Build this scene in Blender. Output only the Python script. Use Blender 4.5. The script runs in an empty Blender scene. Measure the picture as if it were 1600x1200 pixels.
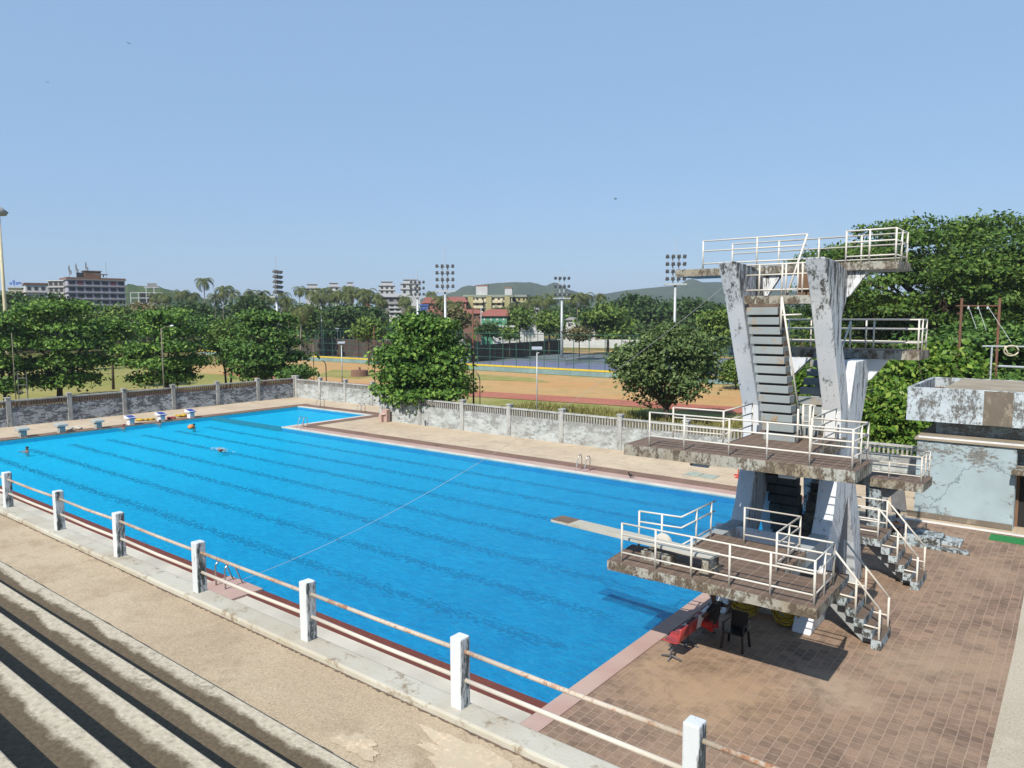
import bpy, bmesh, math, random
import numpy as np
from mathutils import Vector, Matrix
R = math.radians
S = bpy.context.scene
COL = S.collection

# ------------------------------------------------------------------ camera
EYE = Vector((0, 0, 8.5)); FOC = 1142.36
_y, _p, _r = R(38.292), R(5.311), R(-0.178)
FW = Vector((-math.sin(_y)*math.cos(_p), math.cos(_y)*math.cos(_p), -math.sin(_p)))
_rt = Vector((math.cos(_y), math.sin(_y), 0)); _up = _rt.cross(FW)
RT = math.cos(_r)*_rt + math.sin(_r)*_up
UP = -math.sin(_r)*_rt + math.cos(_r)*_up
cd = bpy.data.cameras.new('camera'); cam = bpy.data.objects.new('camera', cd); COL.objects.link(cam)
M = Matrix((RT, UP, -FW)).transposed().to_4x4(); M.translation = EYE
cam.matrix_world = M
cd.sensor_width = 36; cd.lens = 36*FOC/1600; cd.clip_start = .05; cd.clip_end = 20000
S.camera = cam

# ------------------------------------------------------------------ light
SUN_DIR = Vector((.15, -1.03, 1.0)).normalized()          # towards the sun
elev = math.asin(SUN_DIR.z); azim = math.atan2(SUN_DIR.x, SUN_DIR.y)
W = bpy.data.worlds.new('World'); S.world = W; W.use_nodes = True
wn = W.node_tree.nodes; wl = W.node_tree.links
bg = wn['Background']; sky = wn.new('ShaderNodeTexSky'); sky.sky_type = 'NISHITA'
sky.sun_disc = False; sky.sun_elevation = elev; sky.sun_rotation = azim
sky.air_density = 1.2; sky.dust_density = .6; sky.ozone_density = 3.5; sky.altitude = 0
SK = .09                                                   # thin even veil over the clear-sky colour
vm = wn.new('ShaderNodeMix'); vm.data_type = 'RGBA'; vm.inputs[0].default_value = .70
wl.new(sky.outputs[0], vm.inputs[6]); vm.inputs[7].default_value = (.252/SK, .402/SK, .628/SK, 1)
wl.new(vm.outputs[2], bg.inputs[0]); bg.inputs[1].default_value = SK
sd = bpy.data.lights.new('sun', 'SUN'); sd.energy = 5.0; sd.angle = R(.53); sd.color = (1, .925, .82)
sun = bpy.data.objects.new('sun', sd); COL.objects.link(sun)
sun.rotation_euler = (-SUN_DIR).to_track_quat('-Z', 'Y').to_euler(); sun.location = (0, -30, 60)
S.view_settings.view_transform = 'Standard'; S.view_settings.look = 'None'
S.view_settings.exposure = .42; S.view_settings.gamma = 1
S.render.engine = 'CYCLES'
S.cycles.use_denoising = True
S.cycles.max_bounces = 6; S.cycles.transparent_max_bounces = 16
S.cycles.caustics_reflective = False; S.cycles.caustics_refractive = False

# ------------------------------------------------------------------ measuring helpers
def ray(px, py): return FW + RT*((px-800)/FOC) + UP*((600-py)/FOC)
def at(px, py, d): return EYE + ray(px, py)*d                # point at depth d
def ground(px, py, z):                                       # point on a level plane
    r = ray(px, py); return EYE + r*((z-EYE.z)/r.z)

# ------------------------------------------------------------------ materials
def newmat(name):
    m = bpy.data.materials.new(name); m.use_nodes = True
    return m, m.node_tree.nodes, m.node_tree.links, m.node_tree.nodes['Principled BSDF']
ALB = .77
def c4(c): return (c[0]*ALB, c[1]*ALB, c[2]*ALB, 1)
def coords(n, l, scale=(1, 1, 1), world=False):
    if world:
        g = n.new('ShaderNodeNewGeometry'); src = g.outputs['Position']
    else:
        g = n.new('ShaderNodeTexCoord'); src = g.outputs['Object']
    mp = n.new('ShaderNodeMapping'); mp.inputs['Scale'].default_value = scale
    l.new(src, mp.inputs[0]); return mp.outputs[0]
def noise(n, l, vec, scale, detail=6, rough=.6, dist=0):
    t = n.new('ShaderNodeTexNoise'); t.inputs['Scale'].default_value = scale
    t.inputs['Detail'].default_value = detail; t.inputs['Roughness'].default_value = rough
    t.inputs['Distortion'].default_value = dist
    l.new(vec, t.inputs['Vector']); return t.outputs['Fac']
def ramp(n, l, fac, stops):
    r = n.new('ShaderNodeValToRGB'); e = r.color_ramp.elements
    while len(e) < len(stops): e.new(.5)
    for i, (p, c) in enumerate(stops):
        e[i].position = p; e[i].color = c4(c) if not isinstance(c, (int, float)) else (c, c, c, 1)
    l.new(fac, r.inputs[0]); return r.outputs[0]
def mix(n, l, fac, a, b, mode='MIX'):
    m = n.new('ShaderNodeMix'); m.data_type = 'RGBA'; m.blend_type = mode
    for s, v in ((m.inputs[0], fac), (m.inputs[6], a), (m.inputs[7], b)):
        if hasattr(v, 'links'): l.new(v, s)
        elif isinstance(v, (int, float)): s.default_value = v
        else: s.default_value = c4(v)
    return m.outputs[2]
def math_(n, l, op, a, b=None, clamp=False):
    m = n.new('ShaderNodeMath'); m.operation = op; m.use_clamp = clamp
    for s, v in ((m.inputs[0], a), (m.inputs[1], b)):
        if v is None: continue
        if hasattr(v, 'links'): l.new(v, s)
        else: s.default_value = v
    return m.outputs[0]
def bump(n, l, b, h, strength=.3, dist=.02):
    k = n.new('ShaderNodeBump'); k.inputs['Strength'].default_value = strength
    k.inputs['Distance'].default_value = dist
    l.new(h, k.inputs['Height']); l.new(k.outputs[0], b.inputs['Normal'])

def mat_plain(name, col, rough=.6, var=.25, scale=3, metal=0, spec=.4):
    m, n, l, b = newmat(name)
    v = coords(n, l); f = noise(n, l, v, scale)
    d = tuple(x*(1-var) for x in col); u = tuple(min(1, x*(1+var*.6)) for x in col)
    l.new(ramp(n, l, f, [(.3, d), (.7, u)]), b.inputs['Base Color'])
    b.inputs['Roughness'].default_value = rough; b.inputs['Metallic'].default_value = metal
    b.inputs['Specular IOR Level'].default_value = spec
    return m
def mat_weather(name, base, stain, lo, hi, scale=1.6, stretch=(1, 1, .45), base2=None, fine=9, bmp=.25, rough=.85, crack=None, nx=0, zg=None):
    """old paint over concrete with patches of mould"""
    m, n, l, b = newmat(name)
    v = coords(n, l, stretch)
    f1 = noise(n, l, v, scale, 9, .72)
    f2 = noise(n, l, v, fine, 6, .75)
    f = math_(n, l, 'ADD', math_(n, l, 'MULTIPLY', f1, .62), math_(n, l, 'MULTIPLY', f2, .38))
    if nx:                                                # the damp side grows more mould
        gm = n.new('ShaderNodeNewGeometry'); sx = n.new('ShaderNodeSeparateXYZ'); l.new(gm.outputs['True Normal'], sx.inputs[0])
        f = math_(n, l, 'ADD', f, math_(n, l, 'MULTIPLY', math_(n, l, 'MAXIMUM', sx.outputs[0], 0), nx))
    if zg:                                                # more grime between two heights
        gm = n.new('ShaderNodeNewGeometry'); sx = n.new('ShaderNodeSeparateXYZ'); l.new(gm.outputs['Position'], sx.inputs[0])
        mr = n.new('ShaderNodeMapRange'); l.new(sx.outputs[2], mr.inputs[0]); mr.inputs[1].default_value = zg[0]; mr.inputs[2].default_value = zg[1]
        mr.inputs[3].default_value = 0; mr.inputs[4].default_value = zg[2]; f = math_(n, l, 'ADD', f, mr.outputs[0])
    k = ramp(n, l, f, [(lo, 0), (hi, 1)])
    v2 = coords(n, l)
    big = noise(n, l, v2, .7, 3, .5)
    bc = mix(n, l, ramp(n, l, big, [(.38, 0), (.62, 1)]), base, base2 or tuple(x*.8 for x in base))
    st = mix(n, l, ramp(n, l, noise(n, l, v2, 14, 4, .7), [(.35, 0), (.65, 1)]), stain, tuple(min(1, x*1.9) for x in stain))
    c = mix(n, l, k, bc, st)
    if crack:
        w = n.new('ShaderNodeTexVoronoi'); w.feature = 'DISTANCE_TO_EDGE'; w.inputs['Scale'].default_value = crack
        nz = n.new('ShaderNodeTexNoise'); nz.inputs['Scale'].default_value = 2.3; nz.inputs['Detail'].default_value = 5
        l.new(v2, nz.inputs['Vector'])
        vv = n.new('ShaderNodeVectorMath'); vv.operation = 'MULTIPLY_ADD'
        l.new(nz.outputs['Color'], vv.inputs[0]); vv.inputs[1].default_value = (.9, .9, .9); l.new(v2, vv.inputs[2])
        l.new(vv.outputs[0], w.inputs['Vector'])
        c = mix(n, l, ramp(n, l, w.outputs['Distance'], [(0, .8), (.012, 0)]), c, tuple(x*.35 for x in base))
    l.new(c, b.inputs['Base Color']); b.inputs['Roughness'].default_value = rough
    b.inputs['Specular IOR Level'].default_value = .25
    bump(n, l, b, f2, bmp, .02)
    return m
def mat_pavers(name, cols, joint, w=.3, h=.3, world=True, stain=(.25, .17, .11), off=.5, jw=.012, worn=None):
    m, n, l, b = newmat(name)
    v = coords(n, l, world=world)
    br = n.new('ShaderNodeTexBrick'); br.offset = off
    br.inputs['Scale'].default_value = 1; br.inputs['Brick Width'].default_value = w
    br.inputs['Row Height'].default_value = h; br.inputs['Mortar Size'].default_value = jw
    br.inputs['Mortar Smooth'].default_value = .3; br.inputs['Bias'].default_value = 0
    br.inputs['Color1'].default_value = c4(cols[0]); br.inputs['Color2'].default_value = c4(cols[1])
    br.inputs['Mortar'].default_value = c4(joint)
    wn_ = n.new('ShaderNodeTexNoise'); wn_.inputs['Scale'].default_value = 1.1; wn_.inputs['Detail'].default_value = 4; l.new(v, wn_.inputs['Vector'])
    wv = n.new('ShaderNodeVectorMath'); wv.operation = 'MULTIPLY_ADD'; l.new(wn_.outputs['Color'], wv.inputs[0]); wv.inputs[1].default_value = (.07, .07, 0); l.new(v, wv.inputs[2])
    rot = n.new('ShaderNodeMapping'); rot.inputs['Rotation'].default_value = (0, 0, R(90)); l.new(wv.outputs[0], rot.inputs[0])
    l.new(rot.outputs[0], br.inputs['Vector'])
    big = noise(n, l, v, .33, 5, .62)
    mid = noise(n, l, v, 1.7, 6, .7)
    fine = noise(n, l, v, 24, 4, .75)
    c = mix(n, l, ramp(n, l, big, [(.42, 0), (.66, .75)]), br.outputs['Color'], cols[2])
    c = mix(n, l, ramp(n, l, mid, [(.5, 0), (.72, .6)]), c, stain)
    c = mix(n, l, ramp(n, l, fine, [(.25, .65), (.5, 0)]), c, tuple(x*.4 for x in cols[0]))
    if worn:                                              # trodden, sandy area round a point
        for (wx, wy, wr, wc) in worn:
            dv_ = n.new('ShaderNodeVectorMath'); dv_.operation = 'DISTANCE'; l.new(v, dv_.inputs[0]); dv_.inputs[1].default_value = (wx, wy, 0)
            dd = math_(n, l, 'ADD', math_(n, l, 'DIVIDE', dv_.outputs['Value'], wr), math_(n, l, 'MULTIPLY', math_(n, l, 'SUBTRACT', mid, .5), 2.2))
            c = mix(n, l, ramp(n, l, dd, [(.35, .62), (1.0, 0)]), c, wc)
    grime = noise(n, l, v, .8, 8, .75, .5)
    c = mix(n, l, ramp(n, l, grime, [(.50, 0), (.66, .55)]), c, tuple(x*.6 for x in cols[1]))
    c = mix(n, l, math_(n, l, 'MULTIPLY', br.outputs['Fac'], .55), c, joint)
    l.new(c, b.inputs['Base Color']); b.inputs['Roughness'].default_value = .8
    b.inputs['Specular IOR Level'].default_value = .25
    hgt = math_(n, l, 'SUBTRACT', fine, br.outputs['Fac'])
    bump(n, l, b, hgt, .35, .012)
    return m
def mat_ground(name, a, bcol, c, s1=.05, s2=.6, world=True, lo=.42, hi=.6, fine=6):
    m, n, l, b = newmat(name)
    v = coords(n, l, world=world)
    f1 = noise(n, l, v, s1, 7, .6); f2 = noise(n, l, v, s2, 7, .7); f3 = noise(n, l, v, fine, 4, .8)
    k = mix(n, l, ramp(n, l, f1, [(lo, 0), (hi, 1)]), a, bcol)
    k = mix(n, l, ramp(n, l, f2, [(.5, 0), (.68, 1)]), k, c)
    k = mix(n, l, ramp(n, l, f3, [(.3, .6), (.5, 0)]), k, tuple(x*.35 for x in a))
    k = mix(n, l, ramp(n, l, f3, [(.55, 0), (.75, .5)]), k, tuple(min(1, x*1.5) for x in bcol))
    l.new(k, b.inputs['Base Color']); b.inputs['Roughness'].default_value = .95
    b.inputs['Specular IOR Level'].default_value = .15
    bump(n, l, b, f3, .4, .05)
    return m
def mat_leaf(name, dark, mid, light, rough=.55, trans=.2):
    m, n, l, b = newmat(name)
    g = n.new('ShaderNodeNewGeometry')
    v = coords(n, l); f = noise(n, l, v, .55, 3, .6)
    k = math_(n, l, 'ADD', math_(n, l, 'MULTIPLY', g.outputs['Random Per Island'], .62), math_(n, l, 'MULTIPLY', f, .38))
    c = ramp(n, l, k, [(.12, dark), (.5, mid), (.85, light)])
    l.new(c, b.inputs['Base Color']); b.inputs['Roughness'].default_value = rough
    b.inputs['Specular IOR Level'].default_value = .18
    tr = n.new('ShaderNodeBsdfTranslucent'); l.new(mix(n, l, 1, c, (1.0, 1.0, .5), 'MULTIPLY'), tr.inputs[0])
    ms = n.new('ShaderNodeMixShader'); ms.inputs[0].default_value = trans
    l.new(b.outputs[0], ms.inputs[1]); l.new(tr.outputs[0], ms.inputs[2])
    l.new(ms.outputs[0], n['Material Output'].inputs[0])
    return m

MT = {}
MT['terrain'] = mat_ground('terrain_mat', (.13, .155, .04), (.26, .21, .08), (.32, .19, .09), .02, .25)
MT['field'] = mat_ground('field_grass', (.25, .265, .07), (.38, .33, .13), (.33, .32, .10), .035, .22)
MT['dirt'] = mat_ground('orange_dirt', (.56, .32, .14), (.52, .36, .17), (.38, .31, .12), .07, .4)
MT['weeds'] = mat_ground('weedy_grass', (.23, .25, .06), (.36, .32, .12), (.42, .35, .16), .12, .9)
MT['track'] = mat_ground('red_track', (.42, .15, .10), (.46, .19, .13), (.36, .13, .09), .1, .8)
MT['court'] = mat_ground('court_surface', (.14, .17, .19), (.16, .19, .21), (.18, .21, .22), .1, .5)
MT['court_blue'] = mat_plain('court_blue', (.15, .17, .27), .7, .1)
MT['wood'] = mat_ground('far_wood_ground', (.04, .075, .02), (.06, .10, .025), (.10, .12, .04), .03, .2)
MT['paint'] = mat_weather('old_blue_white_paint', (.78, .81, .83), (.07, .07, .065), .555, .625, 4.2, (1, 1, .20), (.68, .73, .78), 20, nx=.04, zg=(8.0, 10.2, .085))
MT['paint2'] = mat_weather('mouldy_blue_paint', (.46, .53, .56), (.05, .05, .045), .475, .54, 3.0, (1, 1, .7), (.36, .43, .45), 12)
MT['edge'] = mat_weather('stained_slab_edge', (.43, .46, .43), (.085, .068, .05), .465, .53, 3.6, (1, 1, .6), (.31, .27, .20), 17, .5)
MT['soffit'] = mat_weather('slab_soffit', (.42, .45, .46), (.12, .12, .11), .55, .7, 1.2)
MT['soffit_dark'] = mat_weather('shaded_stair_underside', (.13, .15, .15), (.05, .05, .05), .5, .62, 2)  # darkened soffit copy: shade between the fins put into the colour
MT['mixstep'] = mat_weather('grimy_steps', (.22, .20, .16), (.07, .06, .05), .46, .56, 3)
MT['steps'] = mat_weather('ladder_step_paint', (.31, .35, .36), (.24, .17, .10), .53, .62, 2.6, (1, 1, .6), (.26, .30, .31), 9)
MT['deck'] = mat_pavers('deck_tiles', [(.18, .125, .095), (.15, .105, .082), (.22, .16, .12)], (.33, .26, .20), .30, .30, False, (.12, .09, .07), .0, .010)
MT['tread'] = mat_weather('stair_tread', (.19, .14, .105), (.07, .055, .045), .48, .62, 2)
MT['rust_brick'] = mat_weather('brown_brick', (.22, .125, .075), (.10, .07, .05), .5, .62, 3)
MT['pipe'] = mat_weather('white_pipe_paint', (.72, .70, .64), (.30, .16, .09), .585, .66, 2.5, (1, 1, 1), (.66, .62, .54), 16, .1, .5)
MT['pavers'] = mat_pavers('brown_pavers', [(.32, .215, .155), (.185, .128, .096), (.39, .28, .195)], (.40, .295, .215), .25, .235, stain=(.43, .30, .195), off=.5, jw=.010, worn=[(-6.6, 15.3, 2.4, (.48, .335, .20)), (-4.2, 17.0, 1.2, (.46, .36, .26)), (-3.0, 19.5, 1.6, (.40, .30, .21))])
MT['beige'] = mat_pavers('beige_paving', [(.60, .49, .355), (.56, .46, .34), (.68, .57, .42)], (.40, .32, .23), .9, .9, stain=(.47, .36, .245), off=0, jw=.010)
MT['pink'] = mat_weather('pink_coping', (.46, .31, .27), (.24, .14, .12), .60, .72, 1.5, (1, 1, 1), (.50, .37, .32))
MT['lip'] = mat_weather('white_lip', (.68, .64, .58), (.35, .28, .22), .6, .7, 2, (1, 1, 1))
MT['redstrip'] = mat_ground('red_tile_strip', (.17, .055, .045), (.19, .065, .05), (.15, .05, .042), .5, 3, fine=40)
MT['gutter'] = mat_weather('gutter_slab', (.60, .57, .49), (.26, .23, .18), .58, .68, 2.2, (1, 1, 1))
MT['brownband'] = mat_pavers('brown_band', [(.23, .135, .10), (.18, .11, .085), (.28, .18, .13)], (.33, .24, .18), .3, .3, stain=(.26, .17, .12), off=0)
MT['walk'] = mat_ground('walkway_concrete', (.50, .405, .285), (.58, .485, .35), (.41, .325, .225), .35, 1.3, lo=.45, hi=.62, fine=34)
MT['lightconc'] = mat_ground('light_concrete', (.52, .47, .38), (.47, .42, .33), (.56, .51, .42), .4, 1.6, fine=20)
MT['curb'] = mat_weather('curb_concrete', (.55, .54, .47), (.17, .135, .09), .535, .62, 2.4, (1, 1, 1), (.46, .42, .33), 14, .5)
MT['postpaint'] = mat_weather('post_paint', (.72, .76, .78), (.07, .08, .08), .575, .64, 5, (1, 1, .22), (.64, .69, .72), 26, nx=.11)
MT['rustpipe'] = mat_weather('rusty_pipe', (.56, .50, .42), (.27, .14, .08), .50, .57, 1.3, (1, 1, 1), (.47, .41, .33), 20, .2, .6)
MT['whitepipe2'] = mat_weather('white_lower_pipe', (.66, .62, .55), (.34, .24, .16), .56, .66, 3, (1, 1, 1), (.58, .54, .46), 20, .2, .6)
MT['wall'] = mat_weather('mouldy_wall', (.52, .57, .57), (.19, .195, .19), .48, .58, 1.7, (.55, .55, 1.1), (.44, .47, .46), 9, .3, crack=.25, zg=(.4, 1.6, .06))
MT['wall_dark'] = mat_weather('mouldy_wall_dark', (.50, .54, .57), (.085, .09, .10), .49, .55, 2.0, (.45, .45, 1.1), (.38, .42, .45), 8, .3, zg=(.3, 1.5, .055))
MT['pillar'] = mat_weather('wall_pillar', (.47, .48, .46), (.13, .13, .12), .50, .62, 2.0, (1, 1, .5))
MT['baluster'] = mat_weather('wall_baluster', (.42, .41, .38), (.16, .14, .12), .50, .62, 2)
MT['baluster_red'] = mat_weather('terracotta_baluster', (.34, .19, .14), (.10, .08, .07), .52, .62, 2)
MT['building'] = mat_weather('blue_rendered_wall', (.38, .48, .52), (.13, .13, .12), .54, .60, 1.5, (.6, .6, 1.0), (.33, .41, .44), 11, .2, crack=.33, zg=(1.9, 3.3, .09))
MT['building_top'] = mat_weather('peeling_canopy', (.46, .53, .57), (.10, .10, .095), .475, .545, 2.3, (1, 1, .6), (.54, .62, .66), 13, .3)
MT['mud'] = mat_weather('bare_render', (.20, .17, .135), (.30, .26, .20), .52, .66, 2.2)
MT['roof'] = mat_weather('roof_slab', (.38, .33, .25), (.18, .14, .10), .52, .66, .9, (1, 1, 1))
MT['void'] = mat_plain('dark_interior', (.02, .02, .02), .9, .1)
MT['black'] = mat_plain('black_plastic', (.015, .015, .016), .35, .2)
MT['red'] = mat_plain('red_plastic', (.42, .055, .055), .4, .2, 5)
MT['whiteplastic'] = mat_plain('white_plastic', (.7, .68, .66), .4, .1)
MT['steel'] = mat_plain('stainless_steel', (.62, .60, .56), .25, .15, 5, .85)
MT['ironpaint'] = mat_plain('grey_iron', (.13, .13, .135), .5, .3, 4)
MT['yellow'] = mat_plain('yellow_rope', (.62, .40, .02), .5, .35, 6)
MT['skin'] = mat_plain('dark_skin', (.10, .055, .035), .45, .15, 4)
MT['skin2'] = mat_plain('brown_skin', (.26, .14, .09), .45, .15, 4)
MT['hair'] = mat_plain('black_hair', (.01, .01, .01), .6, .2, 20)
MT['shirt_black'] = mat_plain('black_shirt', (.018, .018, .022), .85, .3, 8)
MT['shorts_red'] = mat_plain('red_shorts', (.55, .04, .03), .75, .2, 8)
MT['shirt_white'] = mat_plain('white_shirt', (.62, .66, .72), .8, .1, 8)
MT['trousers'] = mat_plain('dark_trousers', (.03, .025, .03), .85, .2, 8)
MT['orange'] = mat_plain('orange_float', (.75, .26, .06), .5, .1)
MT['blue'] = mat_plain('blue_panel', (.03, .06, .33), .4, .2)
MT['white'] = mat_plain('white_paint', (.76, .77, .78), .5, .12)
MT['oldgrey'] = mat_weather('old_grey_block', (.46, .50, .48), (.16, .16, .15), .52, .62, 3)
MT['galv'] = mat_plain('galvanised_steel', (.54, .58, .60), .45, .12, 2, .2)
MT['lampglass'] = mat_plain('floodlight_face', (.42, .45, .50), .2, .2, 3, .1)
MT['fencegreen'] = mat_plain('green_fence_paint', (.03, .11, .08), .6, .2)
MT['screen'] = mat_plain('brown_windscreen', (.085, .058, .045), .9, .35, .6)
MT['screengreen'] = mat_plain('dark_green_net', (.03, .065, .045), .9, .3, .6)
MT['yellowline'] = mat_plain('yellow_kerb_paint', (.66, .50, .05), .7, .2)
MT['teal'] = mat_plain('teal_kerb_paint', (.22, .33, .33), .8, .25, .5)
MT['rustpole'] = mat_weather('rusty_pole', (.17, .085, .055), (.09, .05, .035), .5, .6, 4)
MT['bark'] = mat_weather('bark', (.11, .085, .06), (.05, .04, .03), .48, .6, 3, (1, 1, .3), fine=12)
MT['palmbark'] = mat_plain('palm_bark', (.22, .19, .15), .9, .3, 6)
MT['leaf_almond'] = mat_leaf('almond_leaves', (.038, .095, .018), (.10, .215, .036), (.27, .42, .08))
MT['leaf_almond2'] = mat_leaf('fig_leaves', (.034, .088, .022), (.085, .185, .036), (.20, .32, .075))
MT['leaf_dusty'] = mat_leaf('dusty_leaves', (.045, .085, .030), (.115, .185, .055), (.25, .33, .13))
MT['leaf_rain'] = mat_leaf('raintree_leaves', (.035, .080, .018), (.085, .165, .030), (.19, .29, .055))
MT['leaf_bush'] = mat_leaf('broad_bush_leaves', (.06, .14, .02), (.16, .31, .045), (.38, .50, .10), .4, .35)
MT['leaf_mid'] = mat_leaf('mid_tree_leaves', (.055, .115, .022), (.13, .22, .045), (.25, .35, .08))
MT['leaf_dark'] = mat_leaf('dark_far_leaves', (.028, .062, .020), (.055, .11, .03), (.10, .165, .045))
MT['leaf_palm'] = mat_leaf('palm_leaves', (.055, .085, .03), (.12, .155, .05), (.24, .26, .09))
MT['leaf_brown'] = mat_leaf('dry_leaves', (.09, .09, .04), (.16, .15, .065), (.26, .23, .10))
for key, colr in dict(c_cream=(.66, .60, .42), c_white=(.54, .55, .56), c_grey=(.40, .40, .40), c_olive=(.40, .37, .19),
                      c_pale=(.58, .60, .60), c_redroof=(.30, .115, .09), c_salmon=(.42, .20, .14), c_green=(.10, .30, .19),
                      c_brick=(.23, .13, .10), c_window=(.045, .05, .06), c_dim=(.30, .29, .28), c_greenroof=(.33, .38, .32),
                      c_redwin=(.22, .05, .06), c_violet=(.42, .42, .50), c_signblue=(.10, .18, .50)).items():
    MT[key] = mat_weather(key, colr, tuple(x*.45 for x in colr), .58, .72, .35, (1, 1, .5), tuple(x*.88 for x in colr), 3, .05)

# pool floor (lane lines with the wobble that moving water gives them) and water
def mat_poolfloor(lines):
    m, n, l, b = newmat('pool_floor_tiles')
    g = n.new('ShaderNodeNewGeometry')
    nz = n.new('ShaderNodeTexNoise'); nz.inputs['Scale'].default_value = 1.35; nz.inputs['Detail'].default_value = 4
    nz.inputs['Roughness'].default_value = .6
    mp = n.new('ShaderNodeMapping'); mp.inputs['Scale'].default_value = (1, 2.2, 1)
    l.new(g.outputs['Position'], mp.inputs[0]); l.new(mp.outputs[0], nz.inputs['Vector'])
    vm = n.new('ShaderNodeVectorMath'); vm.operation = 'SUBTRACT'; l.new(nz.outputs['Color'], vm.inputs[0]); vm.inputs[1].default_value = (.5, .5, .5)
    v2 = n.new('ShaderNodeVectorMath'); v2.operation = 'MULTIPLY_ADD'; l.new(vm.outputs[0], v2.inputs[0])
    v2.inputs[1].default_value = (1.2, .75, 0); l.new(g.outputs['Position'], v2.inputs[2])
    nh_ = n.new('ShaderNodeTexNoise'); nh_.inputs['Scale'].default_value = 4.6; nh_.inputs['Detail'].default_value = 3; l.new(mp.outputs[0], nh_.inputs['Vector'])
    vh = n.new('ShaderNodeVectorMath'); vh.operation = 'SUBTRACT'; l.new(nh_.outputs['Color'], vh.inputs[0]); vh.inputs[1].default_value = (.5, .5, .5)
    v3 = n.new('ShaderNodeVectorMath'); v3.operation = 'MULTIPLY_ADD'; l.new(vh.outputs[0], v3.inputs[0]); v3.inputs[1].default_value = (2.0, 1.7, 0); l.new(v2.outputs[0], v3.inputs[2]); v2 = v3
    sp = n.new('ShaderNodeSeparateXYZ'); l.new(v2.outputs[0], sp.inputs[0])
    y0, dy, x0, x1, hw, nl = lines
    t = math_(n, l, 'DIVIDE', math_(n, l, 'SUBTRACT', sp.outputs[1], y0), dy)
    fr = math_(n, l, 'ABSOLUTE', math_(n, l, 'SUBTRACT', math_(n, l, 'FRACT', math_(n, l, 'ADD', t, .5)), .5))
    inl = math_(n, l, 'LESS_THAN', fr, hw/dy)
    rng = math_(n, l, 'MULTIPLY', math_(n, l, 'GREATER_THAN', t, -.5), math_(n, l, 'LESS_THAN', t, nl-.5))
    xr = math_(n, l, 'MULTIPLY', math_(n, l, 'GREATER_THAN', sp.outputs[0], x0), math_(n, l, 'LESS_THAN', sp.outputs[0], x1))
    k = math_(n, l, 'MULTIPLY', math_(n, l, 'MULTIPLY', inl, rng), xr)
    sx = n.new('ShaderNodeSeparateXYZ'); l.new(g.outputs['Position'], sx.inputs[0])
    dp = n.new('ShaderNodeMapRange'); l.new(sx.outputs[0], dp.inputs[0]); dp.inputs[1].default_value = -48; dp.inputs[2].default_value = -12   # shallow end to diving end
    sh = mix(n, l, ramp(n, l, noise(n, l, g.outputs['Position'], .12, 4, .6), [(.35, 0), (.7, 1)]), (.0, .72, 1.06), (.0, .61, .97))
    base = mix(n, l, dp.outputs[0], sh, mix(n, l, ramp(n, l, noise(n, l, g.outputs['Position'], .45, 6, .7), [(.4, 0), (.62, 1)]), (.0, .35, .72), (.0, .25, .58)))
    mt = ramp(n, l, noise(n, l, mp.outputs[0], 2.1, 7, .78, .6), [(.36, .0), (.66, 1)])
    base = mix(n, l, mt, mix(n, l, .32, base, (.0, .12, .40)), mix(n, l, .22, base, (.10, .95, 1.25)))  # light and dark of the ripples painted into the floor colour
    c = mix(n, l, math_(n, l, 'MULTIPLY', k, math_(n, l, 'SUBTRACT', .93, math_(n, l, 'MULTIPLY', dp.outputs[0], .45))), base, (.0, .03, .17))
    l.new(c, b.inputs['Base Color']); b.inputs['Roughness'].default_value = .6
    return m
def mat_water():
    m, n, l, b = newmat('water')
    v = coords(n, l, (1, 1, 1), True)
    n1 = noise(n, l, v, 1.9, 5, .66, .8); n2 = noise(n, l, v, 8.5, 4, .65, .4)
    hgt = math_(n, l, 'ADD', math_(n, l, 'MULTIPLY', n1, .7), math_(n, l, 'MULTIPLY', n2, .3))
    bp = n.new('ShaderNodeBump'); bp.inputs['Strength'].default_value = 1; bp.inputs['Distance'].default_value = .26
    l.new(hgt, bp.inputs['Height'])
    gl = n.new('ShaderNodeBsdfGlossy'); gl.inputs['Roughness'].default_value = .08; gl.inputs[0].default_value = (.55, .88, 1, 1)
    l.new(bp.outputs[0], gl.inputs['Normal'])
    tr = n.new('ShaderNodeBsdfTransparent'); tr.inputs[0].default_value = (.70, .97, 1, 1)
    df = n.new('ShaderNodeBsdfDiffuse')
    sx = n.new('ShaderNodeSeparateXYZ'); l.new(v, sx.inputs[0])
    dp = n.new('ShaderNodeMapRange'); l.new(sx.outputs[0], dp.inputs[0]); dp.inputs[1].default_value = -48; dp.inputs[2].default_value = -12
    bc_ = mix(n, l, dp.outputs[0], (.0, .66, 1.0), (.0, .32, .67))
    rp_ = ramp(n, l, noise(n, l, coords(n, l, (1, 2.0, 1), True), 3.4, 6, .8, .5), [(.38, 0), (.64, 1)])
    l.new(mix(n, l, rp_, mix(n, l, .25, bc_, (.0, .10, .36)), mix(n, l, .16, bc_, (.12, .95, 1.25))), df.inputs[0])  # bright and dim ripple flecks painted into the water's body colour
    l.new(bp.outputs[0], df.inputs['Normal'])
    body = n.new('ShaderNodeMixShader'); body.inputs[0].default_value = .34
    l.new(tr.outputs[0], body.inputs[1]); l.new(df.outputs[0], body.inputs[2])
    fr = n.new('ShaderNodeFresnel'); fr.inputs['IOR'].default_value = 1.22; l.new(bp.outputs[0], fr.inputs['Normal'])
    ms = n.new('ShaderNodeMixShader')
    l.new(math_(n, l, 'MULTIPLY', fr.outputs[0], .30), ms.inputs[0]); l.new(body.outputs[0], ms.inputs[1]); l.new(gl.outputs[0], ms.inputs[2])
    l.new(ms.outputs[0], n['Material Output'].inputs[0])
    return m
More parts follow.
